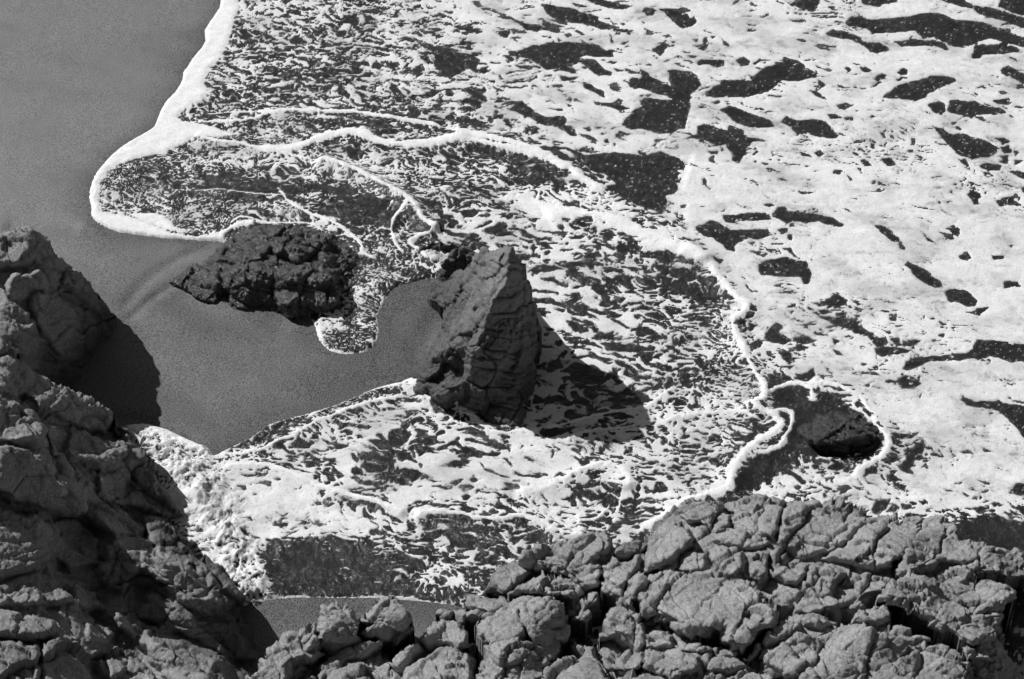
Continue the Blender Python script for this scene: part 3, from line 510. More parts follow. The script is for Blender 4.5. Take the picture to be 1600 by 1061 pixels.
def rock_material(name, lo, hi, rough, wet_shade_line=None, bump=1.0, spec=.3, grain=1.0):
    m = Mat(name)
    a = m.noise(1.1, 8, .68, dist=.3); f = m.noise(22, 6, .75); g = m.noise(90, 2, .8)
    v = m.n('ShaderNodeTexVoronoi', feature='DISTANCE_TO_EDGE'); v.inputs['Scale'].default_value = 2.1
    w_ = m.n('ShaderNodeVectorMath', operation='ADD'); sc_ = m.n('ShaderNodeVectorMath', operation='SCALE'); sc_.inputs['Scale'].default_value = .7
    nz = m.n('ShaderNodeTexNoise'); nz.inputs['Scale'].default_value = 2.5; nz.inputs['Detail'].default_value = 5; m.link(m.pos, nz.inputs['Vector'])
    m.link(nz.outputs['Color'], sc_.inputs[0]); m.link(m.pos, w_.inputs[0]); m.link(sc_.outputs[0], w_.inputs[1]); m.link(w_.outputs[0], v.inputs['Vector'])
    crack = m.ramp(v.outputs['Distance'], [(0, 0), (.035, .8), (.08, 1)])
    base = m.math('ADD', m.math('MULTIPLY', m.ramp(a, [(.3, 0), (.7, 1)]), .5), m.math('MULTIPLY', m.ramp(f, [(.36, 0), (.62, 1)]), .5))
    cr = m.ramp(base, [(0, lo), (1, hi)])
    sp = m.ramp(m.noise(38, 3, .8), [(.30, .30), (.42, .85), (.56, 1), (.70, 1.5)])
    mq = m.n('ShaderNodeMix', data_type='RGBA', blend_type='MULTIPLY'); mq.inputs[0].default_value = 1; m.link(cr, mq.inputs[6]); m.link(sp, mq.inputs[7]); cr = mq.outputs[2]
    if wet_shade_line is not None:
        sx = m.n('ShaderNodeSeparateXYZ'); m.link(m.pos, sx.inputs[0])
        wz = m.math('ADD', sx.outputs[2], m.math('MULTIPLY', m.math('ADD', m.noise(.9, 5, .65), -.5), 1.6*max(.3, wet_shade_line[1]-wet_shade_line[0])))
        mr = m.n('ShaderNodeMapRange'); m.link(wz, mr.inputs[0]); mr.inputs[1].default_value = wet_shade_line[0]; mr.inputs[2].default_value = wet_shade_line[1]; mr.inputs[3].default_value = wet_shade_line[2]; mr.inputs[4].default_value = 1
        wet = mr.outputs[0]  # darker low down: wet rock, and on the stack also painted shade
        mx = m.n('ShaderNodeMix', data_type='RGBA', blend_type='MULTIPLY'); mx.inputs[0].default_value = 1; m.link(cr, mx.inputs[6]); m.link(wet, mx.inputs[7]); cr = mx.outputs[2]
        m.link(m.math('ADD', m.math('MULTIPLY', wet, rough-.3), .3), m.b.inputs['Roughness'])
    else: m.b.inputs['Roughness'].default_value = rough
    m.link(cr, m.b.inputs['Base Color']); m.b.inputs['Specular IOR Level'].default_value = spec
    nn = m.bump(f, .042*bump, .9); nn = m.bump(g, .012*bump*grain, 1, nn); m.link(nn, m.b.inputs['Normal'])
    return m.m

# ---------------------------------------------------------------- sand, sea, foam
step = 1.6
us = np.concatenate([np.arange(-420, -20, 6), np.arange(-20, 1620, step), np.arange(1620, 2100, 6)])
vs = np.concatenate([np.arange(-300, -16, 5), np.arange(-16, 960, step), np.arange(960, 1260, 6)])
if len(us) % 2 == 0: us = us[:-1]
if len(vs) % 2 == 0: vs = vs[:-1]
U, V = np.meshgrid(us, vs)
X, Y, zs, zw, zf, phi, wet, tone, edge, churn, cov = sea_fields(U, V)
s2 = (slice(None, None, 2),)*2
sand_dark = np.clip(np.exp(-np.maximum(-wet, 0)/.35)*.9+.5*sstep(31, 27, Y)*sstep(-2, -7, X*0-3), 0, 1)  # damp along the water's edge, plus an overall darker term
sand_dark = np.clip(sand_dark+.55*sstep(34.5, 31, Y)+.25*fbm(X*.3-Y*.12, Y*.9+X*.3, 3, 181), 0, 1)  # darker towards the camera, with random streaks
far = lambda z: np.array([[-400, -50, z], [400, -50, z], [400, 600, z], [-400, 600, z]], float)
sand = tag(grid_obj('sand', X[s2], Y[s2], zs[s2], np.ones_like(X[s2], bool), sand_material(), {'sand_dark': sand_dark[s2]}, far(-.35)), kind='structure')
sea = tag(grid_obj('sea', X[s2], Y[s2], zw[s2], (wet[s2] > -.25), water_material(), {'bubbles': (sstep(-.22, .02, phi)*(.35+.65*sstep(-.3, .5, fbm(X*5, Y*6, 3, 171))))[s2]}, np.array([[12, 15, -.12], [400, 15, -.12], [400, 600, -.12], [-2, 600, -.12]], float)), kind='structure')
foam = tag(grid_obj('sea_foam', X, Y, zf, phi > -.02, foam_material(), {'tone': tone}),
           'white lacy foam spread over the dark shallow sea around the rocks', 'sea foam', kind='stuff')
# ---------------------------------------------------------------- rocks
def perlin3(P):
    i = np.floor(P).astype(np.int32); f = (P-i).astype(np.float32); u = f*f*f*(f*(f*6-15)+10)
    r = 0
    for a in (0, 1):
        for b in (0, 1):
            for c in (0, 1):
                g = _g3[_h3(i[:, 0]+a, i[:, 1]+b, i[:, 2]+c)]
                d = g[:, 0]*(f[:, 0]-a)+g[:, 1]*(f[:, 1]-b)+g[:, 2]*(f[:, 2]-c)
                r = r+d*(u[:, 0] if a else 1-u[:, 0])*(u[:, 1] if b else 1-u[:, 1])*(u[:, 2] if c else 1-u[:, 2])
    return r*1.5
def fbm3(P, o=4, gain=.5, off=0.0):
    r = 0; a = 1.0; P = P+off
    for k in range(o): r = r+a*perlin3(P); P = P*2.03+3.1; a *= gain
    return r
def ridge3(P, o=4, gain=.5, off=0.0):
    r = 0; a = 1.0; P = P+off
    for k in range(o): r = r+a*(.5-np.abs(perlin3(P))); P = P*2.07+5.7; a *= gain
    return r
def worley3(P):
    i = np.floor(P).astype(np.int32); f1 = np.full(len(P), 9, np.float32); f2 = f1.copy()
    idv = np.zeros(len(P), np.float32); tl = idv.copy()
    for a in (-1, 0, 1):
        for b in (-1, 0, 1):
            for c in (-1, 0, 1):
                h = _h3(i[:, 0]+a, i[:, 1]+b, i[:, 2]+c)
                ox = P[:, 0]-(i[:, 0]+a+_rnd[0][h]); oy = P[:, 1]-(i[:, 1]+b+_rnd[1][h]); oz = P[:, 2]-(i[:, 2]+c+_rnd[2][h])
                d = np.sqrt(ox*ox+oy*oy+oz*oz); k = d < f1; h2 = (h*7+3) & 4095
                idv = np.where(k, _rnd[0][h2], idv); g = _g3[h2]; tl = np.where(k, ox*g[:, 0]+oy*g[:, 1]+oz*g[:, 2], tl)
                f2 = np.minimum(f2, np.maximum(f1, d)); f1 = np.minimum(f1, d)
    return f1, f2, idv, tl

class Hgt:
    """height of the rock surface over the picture of the ground, from scattered readings"""
    def __init__(s, pts): s.p = np.array(pts, float)
    def __call__(s, px, py):
        px = np.asarray(px, float); py = np.asarray(py, float)
        d = (px[..., None]-s.p[:, 0])**2+((py[..., None]-s.p[:, 1])*1.3)**2
        w_ = 1/(d+300.)**1.6
        return (w_*s.p[:, 2]).sum(-1)/w_.sum(-1)

class Tri:
    """the same from flat facets between the readings"""
    def __init__(s, pts):
        from mathutils.geometry import delaunay_2d_cdt
        s.h = Hgt(pts); s.p = np.array(pts, float)
        vs_, _, fs_, ov, _, _ = delaunay_2d_cdt([Vector(q[:2]) for q in pts], [], [], 0, 1e-4)
        s.v = np.array([tuple(q) for q in vs_]); s.z = np.array([s.p[o[0]][2] if o else 0 for o in ov]); s.f = fs_
    def __call__(s, px, py):
        px = np.asarray(px, float); py = np.asarray(py, float); r = s.h(px, py)
        for f in s.f:
            (x0, y0), (x1, y1), (x2, y2) = s.v[list(f)]; dt = (y1-y2)*(x0-x2)+(x2-x1)*(y0-y2)
            if abs(dt) < 1e-6: continue
            a = ((y1-y2)*(px-x2)+(x2-x1)*(py-y2))/dt; b = ((y2-y0)*(px-x2)+(x0-x2)*(py-y2))/dt; c = 1-a-b
            m = (a >= -1e-6) & (b >= -1e-6) & (c >= -1e-6); r = np.where(m, a*s.z[f[0]]+b*s.z[f[1]]+c*s.z[f[2]], r)
        return r

def pt(px, py, z):
    x, y = gp(px, py, z); return (float(x), float(y), float(z))
def block_bm(bm, poly, H, d, depth=1.2, shift=(-.06, -.16), k1=.22, k2=.6, tilt=0.0):
    p = np.array(poly, float); n = len(p)
    c = p.mean(0); ht = np.ptp(p[:, 1]); wd = np.ptp(p[:, 0])
    pc = c+np.array([shift[0]*wd, shift[1]*ht])
    z0 = H(p[:, 0], p[:, 1]); zc = float(H(*c))
    def ring(k, dz, flat):
        q = p+(pc-p)*k; z = H(q[:, 0], q[:, 1])*(1-flat)+zc*flat+dz
        return [bm.verts.new(pt(q[i, 0], q[i, 1], z[i])) for i in range(n)]
    base = []
    for i in range(n):
        x, y, z = pt(p[i, 0], p[i, 1], z0[i]); base.append(bm.verts.new((x, y, z-depth)))
    r0 = [bm.verts.new(pt(p[i, 0], p[i, 1], z0[i])) for i in range(n)]
    r1 = ring(k1*.35, d*.7, .1); r2 = ring(k1, d*.95, .2); r3 = ring(k2, d*1.0, .3)
    top = bm.verts.new(pt(pc[0], pc[1], float(H(*pc))+d*1.02))
    for A, B in ((base, r0), (r0, r1), (r1, r2), (r2, r3)):
        for i in range(n): j = (i+1) % n; bm.faces.new((A[i], A[j], B[j], B[i]))
    for i in range(n): bm.faces.new((r3[i], r3[(i+1) % n], top))
    bm.faces.new(base[::-1])
def hull_bm(bm, pts, drop=-.5):
    t = bmesh.new(); vs_ = []
    for q in pts:
        x, y, z = pt(*q); t.verts.new((x, y, z))
        if z < .35: t.verts.new((x, y, drop))
    r = bmesh.ops.convex_hull(t, input=t.verts[:])
    for g in set(r['geom_interior']) | set(r['geom_unused']):
        if isinstance(g, bmesh.types.BMVert) and g.is_valid: t.verts.remove(g)
    m_ = bpy.data.meshes.new('t'); t.to_mesh(m_); t.free(); bm.from_mesh(m_); bpy.data.meshes.remove(m_)
def relief_bm(bm, poly, H, off, st=10, bottom=-.6):
    """solid core under the blocks"""
    a = np.array(poly, float); gx = np.arange(a[:, 0].min()-st, a[:, 0].max()+st, st); gy = np.arange(a[:, 1].min()-st, a[:, 1].max()+st, st)
    A, B = np.meshgrid(gx, gy); ins = inside(A+st/2, B+st/2, [tuple(q) for q in poly]); top = {}; bot = {}
    Z = H(A, B)-off; WX, WY = gp(A, B, Z)
    def tv(i, j):
        if (i, j) not in top:
            top[i, j] = bm.verts.new((WX[i, j], WY[i, j], Z[i, j])); bot[i, j] = bm.verts.new((WX[i, j], WY[i, j], bottom))
        return top[i, j], bot[i, j]
    h, w_ = A.shape
    for i in range(h-1):
        for j in range(w_-1):
            if not ins[i, j]: continue
            q = [tv(i, j), tv(i+1, j), tv(i+1, j+1), tv(i, j+1)]
            bm.faces.new([k[0] for k in q]); bm.faces.new([k[1] for k in q][::-1])
            for (di, dj, m0, m1) in ((-1, 0, 3, 0), (1, 0, 1, 2), (0, -1, 0, 1), (0, 1, 2, 3)):
                ni, nj = i+di, j+dj
                if not (0 <= ni < h-1 and 0 <= nj < w_-1) or not ins[ni, nj]:
                    bm.faces.new((q[m0][0], q[m0][1], q[m1][1], q[m1][0]))

def _rk(k, m, o):
    h = _perm[(_perm[(k.astype(np.int64)+o) & 4095]+m.astype(np.int64)) & 4095]; return _rnd[1][h], _rnd[2][h]
def unitv(v): v = np.array(v, np.float32); return v/np.linalg.norm(v)
# bedding and the joints that cut it: direction, spacing m, step m
SETS = [((.25, .45, .86), .50, .10), ((.85, -.45, -.1), .75, .10), ((.35, .9, -.25), .85, .08),
        ((.25, .5, .83), .17, .035), ((.8, .5, .3), .30, .035), ((-.5, .8, .25), .36, .03), ((.3, .4, .86), .07, .008)]
def fracture(Q, wp, sets, k_=1.0, crack=1.0):
    D = 0
    for n, (v, s_, a) in enumerate(sets):
        v = unitv(v); u = unitv(np.cross(v, (.3, .2, 1))); s_ = s_*k_
        t = Q@v/s_+wp[:, n % 3]*.55*min(1, .5/s_)+n*7.3
        k = np.floor(t); fr = t-k; r0, r1 = _rk(k, k*0, 11*n)
        lt = Q@u/(s_*3.2)+r0*9+wp[:, (n+1) % 3]*.3; m = np.floor(lt); lf = lt-m
        ra, rb = _rk(k, m, 29*n+3)
        D = D+a*(ra*1.6-.8)+a*(fr-.5)*(rb*2.0-.6)
        w_ = .028/s_*max(1, s_/.4)
        e = np.minimum(fr, 1-fr)/w_
        D = D-crack*a*.9*np.exp(-e*e)*(rb > .35)
    return D
def finish(name, bm, mat, label, cat, voxel=.04, smooth=6, amp=1.0, off=0.0, sets=None, scale=1.0, low=.10, fine=1.0, group=None, crack=1.0, **_):
    me = bpy.data.meshes.new(name); bmesh.ops.recalc_face_normals(bm, faces=bm.faces[:]); bm.to_mesh(me); bm.free()
    tmp = bpy.data.objects.new('tmp', me); sc.collection.objects.link(tmp)
    md = tmp.modifiers.new('r', 'REMESH'); md.mode = 'VOXEL'; md.voxel_size = voxel
    sm = tmp.modifiers.new('s', 'SMOOTH'); sm.factor = .5; sm.iterations = smooth
    bpy.context.view_layer.update()
    dg = bpy.context.evaluated_depsgraph_get(); ev = tmp.evaluated_get(dg); em = bpy.data.meshes.new_from_object(ev)
    bpy.data.objects.remove(tmp); bpy.data.meshes.remove(me)
    return detail(name, em, mat, label, cat, amp, off, sets, scale, low, fine, crack, group)
def detail(name, em, mat, label, cat, amp=1.0, off=0.0, sets=None, scale=1.0, low=.10, fine=1.0, crack=1.0, group=None, tl_=.16, dirs=None, Qs=None):
    nv = len(em.vertices); P = np.empty(nv*3, np.float32); em.vertices.foreach_get('co', P); P = P.reshape(-1, 3)
    def normals():
        N = np.empty(nv*3, np.float32); em.vertices.foreach_get('normal', N); return N.reshape(-1, 3)
    N = normals() if dirs is None else dirs; Q = (P if Qs is None else Qs)+off
    wp = np.stack([fbm3(Q*.8, 3, off=1), fbm3(Q*.8, 3, off=21), fbm3(Q*.8, 3, off=41)], 1)
    D = low*fbm3(Q*.8, 3, off=3)
    f1, f2, idv, tl = worley3((Q+.3*wp)/(1.1*scale)*np.array((1, 1, 1.4), np.float32))
    D = D+.05*(idv-.5)+tl*tl_
    D = D+fracture(Q, wp, sets or SETS, scale, crack)
    P = P+N*(D*amp)[:, None]
    em.vertices.foreach_set('co', P.ravel()); em.update(); N = normals() if dirs is None else .5*normals()+.5*dirs; Q = (P if Qs is None else Qs)+off
    D = .018*ridge3(Q*4.5, 4, .62, 17)+.010*fbm3(Q*14, 2, .6, 27)
    D = D-.05*np.clip(perlin3(Q*5+2)-.42, 0, 1)
    P = P+N*(D*fine)[:, None]
    em.vertices.foreach_set('co', P.ravel()); em.update()
    em.polygons.foreach_set('use_smooth', np.ones(len(em.polygons), bool))
    em.materials.clear(); em.materials.append(mat); em.name = name
    o = bpy.data.objects.new(name, em); sc.collection.objects.link(o)
    tag(o, label, cat, group); return o

def bed(name, label, cat, mat, H, blocks, core, off=0.0, gap=.06, st=1.5, tilt=.003, rim=.25, amp=.7, edge=5.0, lift=.68, **kw):
    """a mass of bedrock: a stepped surface of tilted slabs over its core, with sides going down into the ground"""
    rs = np.random.RandomState(int(off*10)+3)
    allp = np.array([q for b in blocks for q in b[0]]+list(core or []), float)
    lo = allp.min(0)-4; hi = allp.max(0)+4; lo = np.maximum(lo, (-240, 0)); hi = np.minimum(hi, (1760, 1150))
    A, B = np.meshgrid(np.arange(lo[0], hi[0], st), np.arange(lo[1], hi[1], st))
    wa = 3.5*fbm(A*.03, B*.045, 3, int(off)); wb = 3.0*fbm(A*.03, B*.045, 3, int(off)+9)
    wa = wa+.5*fbm(A*.12, B*.16, 2, int(off)+3); wb = wb+.5*fbm(A*.12, B*.16, 2, int(off)+5)
    A2, B2 = A+wa, B+wb; H0 = H(A, B); Z = np.full(A.shape, -9.); keep = np.zeros(A.shape, bool)
    if core:
        ins = inside(A2, B2, core); dc, _, _ = seg_dist(A2, B2, core, True)
        Z = np.where(ins, H0-gap-rim*np.exp(-dc/7), Z); keep |= ins
    for b in blocks:
        p = b[0]; d = b[1]*lift; n = len(p); c = np.array(p, float).mean(0)
        area = sum(p[k][0]*p[(k+1) % n][1]-p[(k+1) % n][0]*p[k][1] for k in range(n))
        idx = local(A2, B2, p, 6); x = A2.ravel()[idx]; y = B2.ravel()[idx]; ins = inside(x, y, p); idx = idx[ins]; x = x[ins]; y = y[ins]
        v = np.full(len(x), 9.)
        for k in range(n):
            ds, _, _ = seg_dist(x, y, [p[k], p[(k+1) % n]])
            ex, ey = p[(k+1) % n][0]-p[k][0], p[(k+1) % n][1]-p[k][1]; L = math.hypot(ex, ey)+1e-6
            nd = (-ex if area > 0 else ex)/L              # outward normal, how far it points down the picture
            v = np.minimum(v, ds/(edge+max(0, nd)*46*d+max(0, 1-abs(nd))*8*d))
        v = np.clip(v, 0, 1); g = (rs.rand(2)-.5)*2*tilt
        if len(b) > 2 and isinstance(b[2], tuple) and len(b[2]) == 2: g = g+np.array([-.001, -.001])
        z = H0.ravel()[idx]-gap*.7+(d+gap*.7)*(1-(1-v)**2.6)+((x-c[0])*g[0]+(y-c[1])*g[1]*1.2)*v
        Z.ravel()[idx] = np.maximum(Z.ravel()[idx], z); keep.ravel()[idx] = True
    Z = np.where(keep, Z, H0-gap-rim)
    for _ in range(1): Zp = np.pad(Z, 1, mode='edge'); Z = (Zp[1:-1, 1:-1]*4+Zp[:-2, 1:-1]+Zp[2:, 1:-1]+Zp[1:-1, :-2]+Zp[1:-1, 2:])/8
    def box(M, r):
        for ax in (0, 1):
            Mp = np.pad(M, [(r+1, r) if a == ax else (0, 0) for a in (0, 1)], mode='edge'); c_ = np.cumsum(Mp, ax)
            M = (np.take(c_, range(2*r+1, c_.shape[ax]), ax)-np.take(c_, range(0, c_.shape[ax]-2*r-1), ax))/(2*r+1)
        return M
    Zs = box(box(Z, 7), 7); SX, SY = gp(A, B, Zs); S = np.stack([SX, SY, Zs], -1)
    Nn = np.cross(np.gradient(S, axis=1), np.gradient(S, axis=0)); Nn /= np.linalg.norm(Nn, axis=2, keepdims=True)+1e-9
    Nn *= np.sign(Nn[..., 2:3])+(Nn[..., 2:3] == 0)
    Nn = Nn*.8+np.array([0, -.35, .5]); Nn /= np.linalg.norm(Nn, axis=2, keepdims=True); Nn = Nn.reshape(-1, 3); Nn = np.vstack([Nn, Nn]).astype(np.float32)
    Zq = box(box(Z, 5), 5); QX, QY = gp(A, B, Zq); Qs = np.stack([QX.ravel(), QY.ravel(), Zq.ravel()], -1).astype(np.float32); Qs = np.vstack([Qs, Qs])
    WX, WY = gp(A, B, Z); h, w_ = A.shape; I = np.arange(h*w_).reshape(h, w_)
    kc = keep[1:, :-1] & keep[1:, 1:] & keep[:-1, 1:] & keep[:-1, :-1]
    f = np.stack([I[1:, :-1], I[1:, 1:], I[:-1, 1:], I[:-1, :-1]], -1)[kc]
    kp = np.pad(kc, 1); sk = []
    for (dy_, dx_, a_, b_) in ((-1, 0, (0, 0), (0, 1)), (1, 0, (1, 1), (1, 0)), (0, -1, (1, 0), (0, 0)), (0, 1, (0, 1), (1, 1))):
        nb = kp[1+dy_:h+dy_, 1+dx_:w_+dx_]; r, c_ = np.nonzero(kc & ~nb)
        va = I[r+a_[0], c_+a_[1]]; vb = I[r+b_[0], c_+b_[1]]; sk.append(np.stack([va, vb, vb+h*w_, va+h*w_], -1))
    f = np.vstack([f]+sk); V = np.stack([WX.ravel(), WY.ravel(), Z.ravel()], -1); V2 = V.copy(); V2[:, 2] = -.6; V = np.vstack([V, V2])
    used = np.zeros(len(V), bool); used[f.ravel()] = True; mp = np.cumsum(used)-1
    o = mesh_obj(name, V[used], mp[f], mat); em = o.data; bpy.data.objects.remove(o)
    return detail(name, em, mat, label, cat, amp, off, dirs=Nn[used], Qs=Qs[used], **kw)

dry = rock_material('dry_grey_rock', .17, .56, .85, wet_shade_line=(.1, .6, .45))
dark = rock_material('dark_cliff_rock', .15, .52, .8, wet_shade_line=(.3, 1.3, .28))
wetm = rock_material('wet_black_rock', .02, .13, .22, bump=1.5, spec=.9)
stackm = rock_material('weathered_stack_rock', .10, .34, .8, wet_shade_line=(.3, 2.2, .45))  # wet foot, carried higher to paint shade into the front and right faces
sub = rock_material('drowned_rock', .015, .06, .25, spec=.6)

# --- tall pointed rock in the middle
ST = Tri([(748,388,1.7),(752,386,1.75),(775,389,2.4),(797,392,3.0),(819,415,2.4),(830,444,1.75),(839,481,1.1),(838,543,.45),(836,587,.1),(830,631,0),(815,668,.10),(804,672,.10),(786,670,.10),(764,661,.10),(746,643,.10),(720,636,.10),(698,638,.10),(665,625,.10),(647,614,.10),
 (638,583,.10),(665,543,.1),(687,514,.15),(695,488,.2),(691,477,.1),(668,470,.10),(684,444,.1),(713,430,.55),(731,419,.9),(746,404,1.3),(790,444,2.75),(771,470,2.5),(760,495,2.2),(742,536,1.75),(705,568,.75),(700,545,1.1),(735,585,.95),(680,590,.5),(700,603,.65),(722,600,.7),(728,618,.4),
 (720,480,.95),(735,450,1.45),(760,420,2.0),(712,520,1.05),(668,565,.45),(800,500,1.95),(810,560,1.0),(788,560,1.35),(770,600,.85),(800,620,.45),(600,500,-.1),(620,400,-.1),(700,380,-.1),(850,380,-.1),(870,550,-.1),(850,700,-.1),(700,700,-.1),(600,640,-.1)])
bed('pointed_rock', 'tall pointed rock standing alone in the middle of the surf, its right face in shade', 'rock', stackm, ST,
 [([(672,470),(690,447),(715,432),(728,440),(715,470),(697,486)], .12), ([(700,500),(730,470),(748,480),(738,520),(705,535),(692,515)], .10), ([(645,585),(668,548),(700,535),(712,555),(690,580),(665,600)], .12), ([(668,600),(700,590),(728,598),(725,620),(700,628),(670,618)], .14), ([(735,400),(765,392),(790,396),(785,425),(760,440),(740,425)], .1)],
 [(746,388),(752,385),(775,389),(798,391),(811,402),(819,415),(830,444),(839,481),(840,510),(838,543),(836,587),(830,631),(815,669),(804,673),(786,670),(764,661),(746,643),(720,636),(698,639),(665,625),(647,614),(638,583),(652,560),(665,543),(687,514),(695,488),(691,477),(668,470),(684,444),(713,430),(731,419),(744,404)],
 off=4.0, gap=.03, rim=.04, st=1.2, amp=.42, edge=5.0, tilt=.001, lift=1.0, scale=.75, fine=1.3)
# --- little spray-washed rock behind it
bm = bmesh.new()
hull_bm(bm, [(680,425,.1),(690,410,.5),(715,385,.8),(735,382,.8),(748,395,.7),(740,410,.5),(700,445,0),(684,440,0),(740,425,.2)])
hull_bm(bm, [(655,385,.15),(675,375,.3),(715,375,.4),(735,385,.4),(720,400,.1),(680,402,0),(660,398,0)])
finish('small_rock', bm, stackm, 'small rock washed by spray just behind the tall pointed rock', 'rock', .025, 2, .6, 9.0, cell=.4, joint=.05)
# --- low wet rock on the sand
bm = bmesh.new()
WR = Hgt([(260,440,.0),(270,445,0),(300,420,.12),(350,380,.3),(400,355,.45),(460,352,.45),(500,362,.35),(550,390,.15),(575,410,.0),(570,430,0),(540,480,.0),(490,492,-.05),(440,498,-.05),(400,488,-.05),(340,490,-.05),(330,475,.0),(290,452,0),(400,420,.62),(450,430,.65),(500,430,.5),(450,465,.35),(350,440,.3),(510,465,.2),(420,385,.62)])
bed('wet_rock', 'low broad wet black rock lying between the sand and the left lobe of foam', 'rock', wetm, WR, [([(262,440),(285,425),(320,405),(345,420),(350,450),(335,478),(300,460)], .10), ([(340,385),(365,360),(410,352),(430,380),(410,410),(370,415),(335,410)], .16),
                ([(400,355),(450,350),(500,362),(510,390),(470,410),(430,400)], .15), ([(500,365),(545,383),(575,412),(558,430),(520,425),(495,400)], .1),
                ([(350,420),(400,410),(430,425),(425,470),(395,490),(350,480)], .18), ([(425,425),(470,410),(520,425),(545,450),(530,480),(490,492),(450,498),(425,470)], .25)],
 [(262,440),(290,422),(318,408),(340,385),(362,362),(395,352),(440,350),(475,354),(505,362),(540,380),(560,395),(576,412),(560,428),(560,450),(545,478),(520,490),(490,494),(450,499),(420,492),(380,492),(330,492),(335,480),(300,462),(272,450)], off=14.0, gap=.03, rim=.08, amp=.5, edge=8.0, tilt=.001, scale=.7, lift=.6, fine=1.8)
# --- drowned rock
DR = Tri([(1240,665,-.02),(1255,645,.0),(1290,628,.0),(1330,635,.0),(1365,660,.0),(1375,690,-.02),(1350,710,-.1),(1300,715,-.12),(1255,705,-.1),(1258,668,.16),(1262,688,.22),(1290,650,.16),(1300,672,.30),(1325,655,.18),(1345,672,.2),(1350,686,.16),(1330,684,.30),(1290,688,.28),(1310,690,.28),(1300,600,-.1),(1200,680,-.1),(1400,700,-.1),(1300,760,-.1)])
bed('drowned_rock', 'flat dark rock awash at the right, ringed by a thin line of foam', 'rock', sub, DR, [([(1255,668),(1280,655),(1310,660),(1345,668),(1355,684),(1335,696),(1290,698),(1260,692)], .10)],
 [(1235,665),(1255,640),(1290,622),(1335,630),(1370,655),(1380,690),(1350,712),(1300,718),(1250,708)], off=19.0, gap=.02, rim=.0, amp=.6, edge=5.0, lift=1.0, tilt=.003, scale=.6, fine=1.6)

# --- rounded shoulder on the sand at the left edge
bm = bmesh.new()
LB = Tri([(-60,380,2.7),(0,380,2.5),(45,368,2.4),(75,385,1.95),(110,415,1.3),(145,450,.7),(180,490,.05),(195,530,-.1),(215,600,-.4),(220,640,-.4),(100,560,.8),(60,500,1.9),(0,500,2.4),(0,600,2.0),(150,600,-.3),(-60,600,2.4),(60,430,2.25),(20,430,2.5),(100,480,1.35),(60,600,.6),(150,520,.25),(150,560,-.1)])
bed('boulder', 'big rounded boulder at the left edge, sunlit on top, shading the sand', 'boulder', dark, LB, [([(-40,375),(0,372),(30,362),(52,364),(65,385),(50,412),(20,420),(-40,425)], .2), ([(50,372),(75,380),(110,415),(100,430),(70,420),(50,405)], .12),
                ([(5,445),(20,425),(45,420),(80,425),(95,430),(85,450),(50,455),(40,470),(15,465)], .2), ([(100,420),(120,422),(150,455),(180,496),(160,500),(120,470),(95,445)], .12),
                ([(-40,440),(0,440),(20,470),(50,485),(60,520),(20,540),(-40,540)], .2), ([(45,460),(85,452),(120,475),(150,505),(130,540),(90,560),(60,520)], .15)],
 [(-200,400),(-60,385),(0,372),(20,363),(50,362),(75,378),(95,398),(120,420),(145,450),(168,480),(182,498),(180,540),(170,600),(120,620),(60,640),(-200,640)], off=23.0, gap=.05, rim=.1, amp=.6, st=1.8, edge=8.0, lift=.7, scale=1.2)

# --- the cliff at the lower left
CL = Tri([(-260,480,4.2),(-260,700,4.0),(-260,900,3.4),(-260,1160,4.4),(0,528,3.0),(30,548,2.8),(50,572,2.5),(75,592,2.2),(100,606,1.9),(140,630,1.3),(175,658,.85),(210,700,.5),(250,748,.35),(290,803,.2),(310,840,.2),(345,880,.15),(388,935,.1),(395,980,.15),(405,1010,.2),(432,1061,.3),
          (0,620,3.3),(0,700,3.3),(60,660,2.6),(100,700,1.8),(60,738,2.75),(20,745,2.95),(100,755,2.45),(125,775,2.1),(0,800,3.0),(60,820,2.5),(100,805,1.8),(135,830,1.25),(150,740,1.3),(150,800,1.5),(200,780,.7),(200,830,.95),(250,820,.55),(100,860,1.7),(0,900,3.0),(60,900,2.5),(100,900,1.75),(130,912,1.45),
          (150,868,1.45),(185,845,1.55),(215,850,1.55),(250,866,1.5),(290,886,1.33),(328,914,1.2),(345,942,1.1),(345,965,.6),(300,935,1.3),(165,915,1.3),(215,905,1.35),(270,938,1.3),(240,970,.95),(300,1000,.75),(350,1000,.4),
          (180,955,1.75),(240,1000,1.8),(280,1030,1.72),(320,1061,1.65),(200,1000,1.45),(150,960,1.5),(230,1040,1.4),(370,1061,.6),
          (0,958,3.15),(60,965,2.9),(95,975,2.7),(130,1000,2.45),(60,1030,3.2),(0,1061,3.7),(130,1040,2.5),(150,1061,2.3),(175,1020,1.7),(200,1160,2.4),(330,1160,1.8),(460,1160,.8),(0,1160,4.2)])
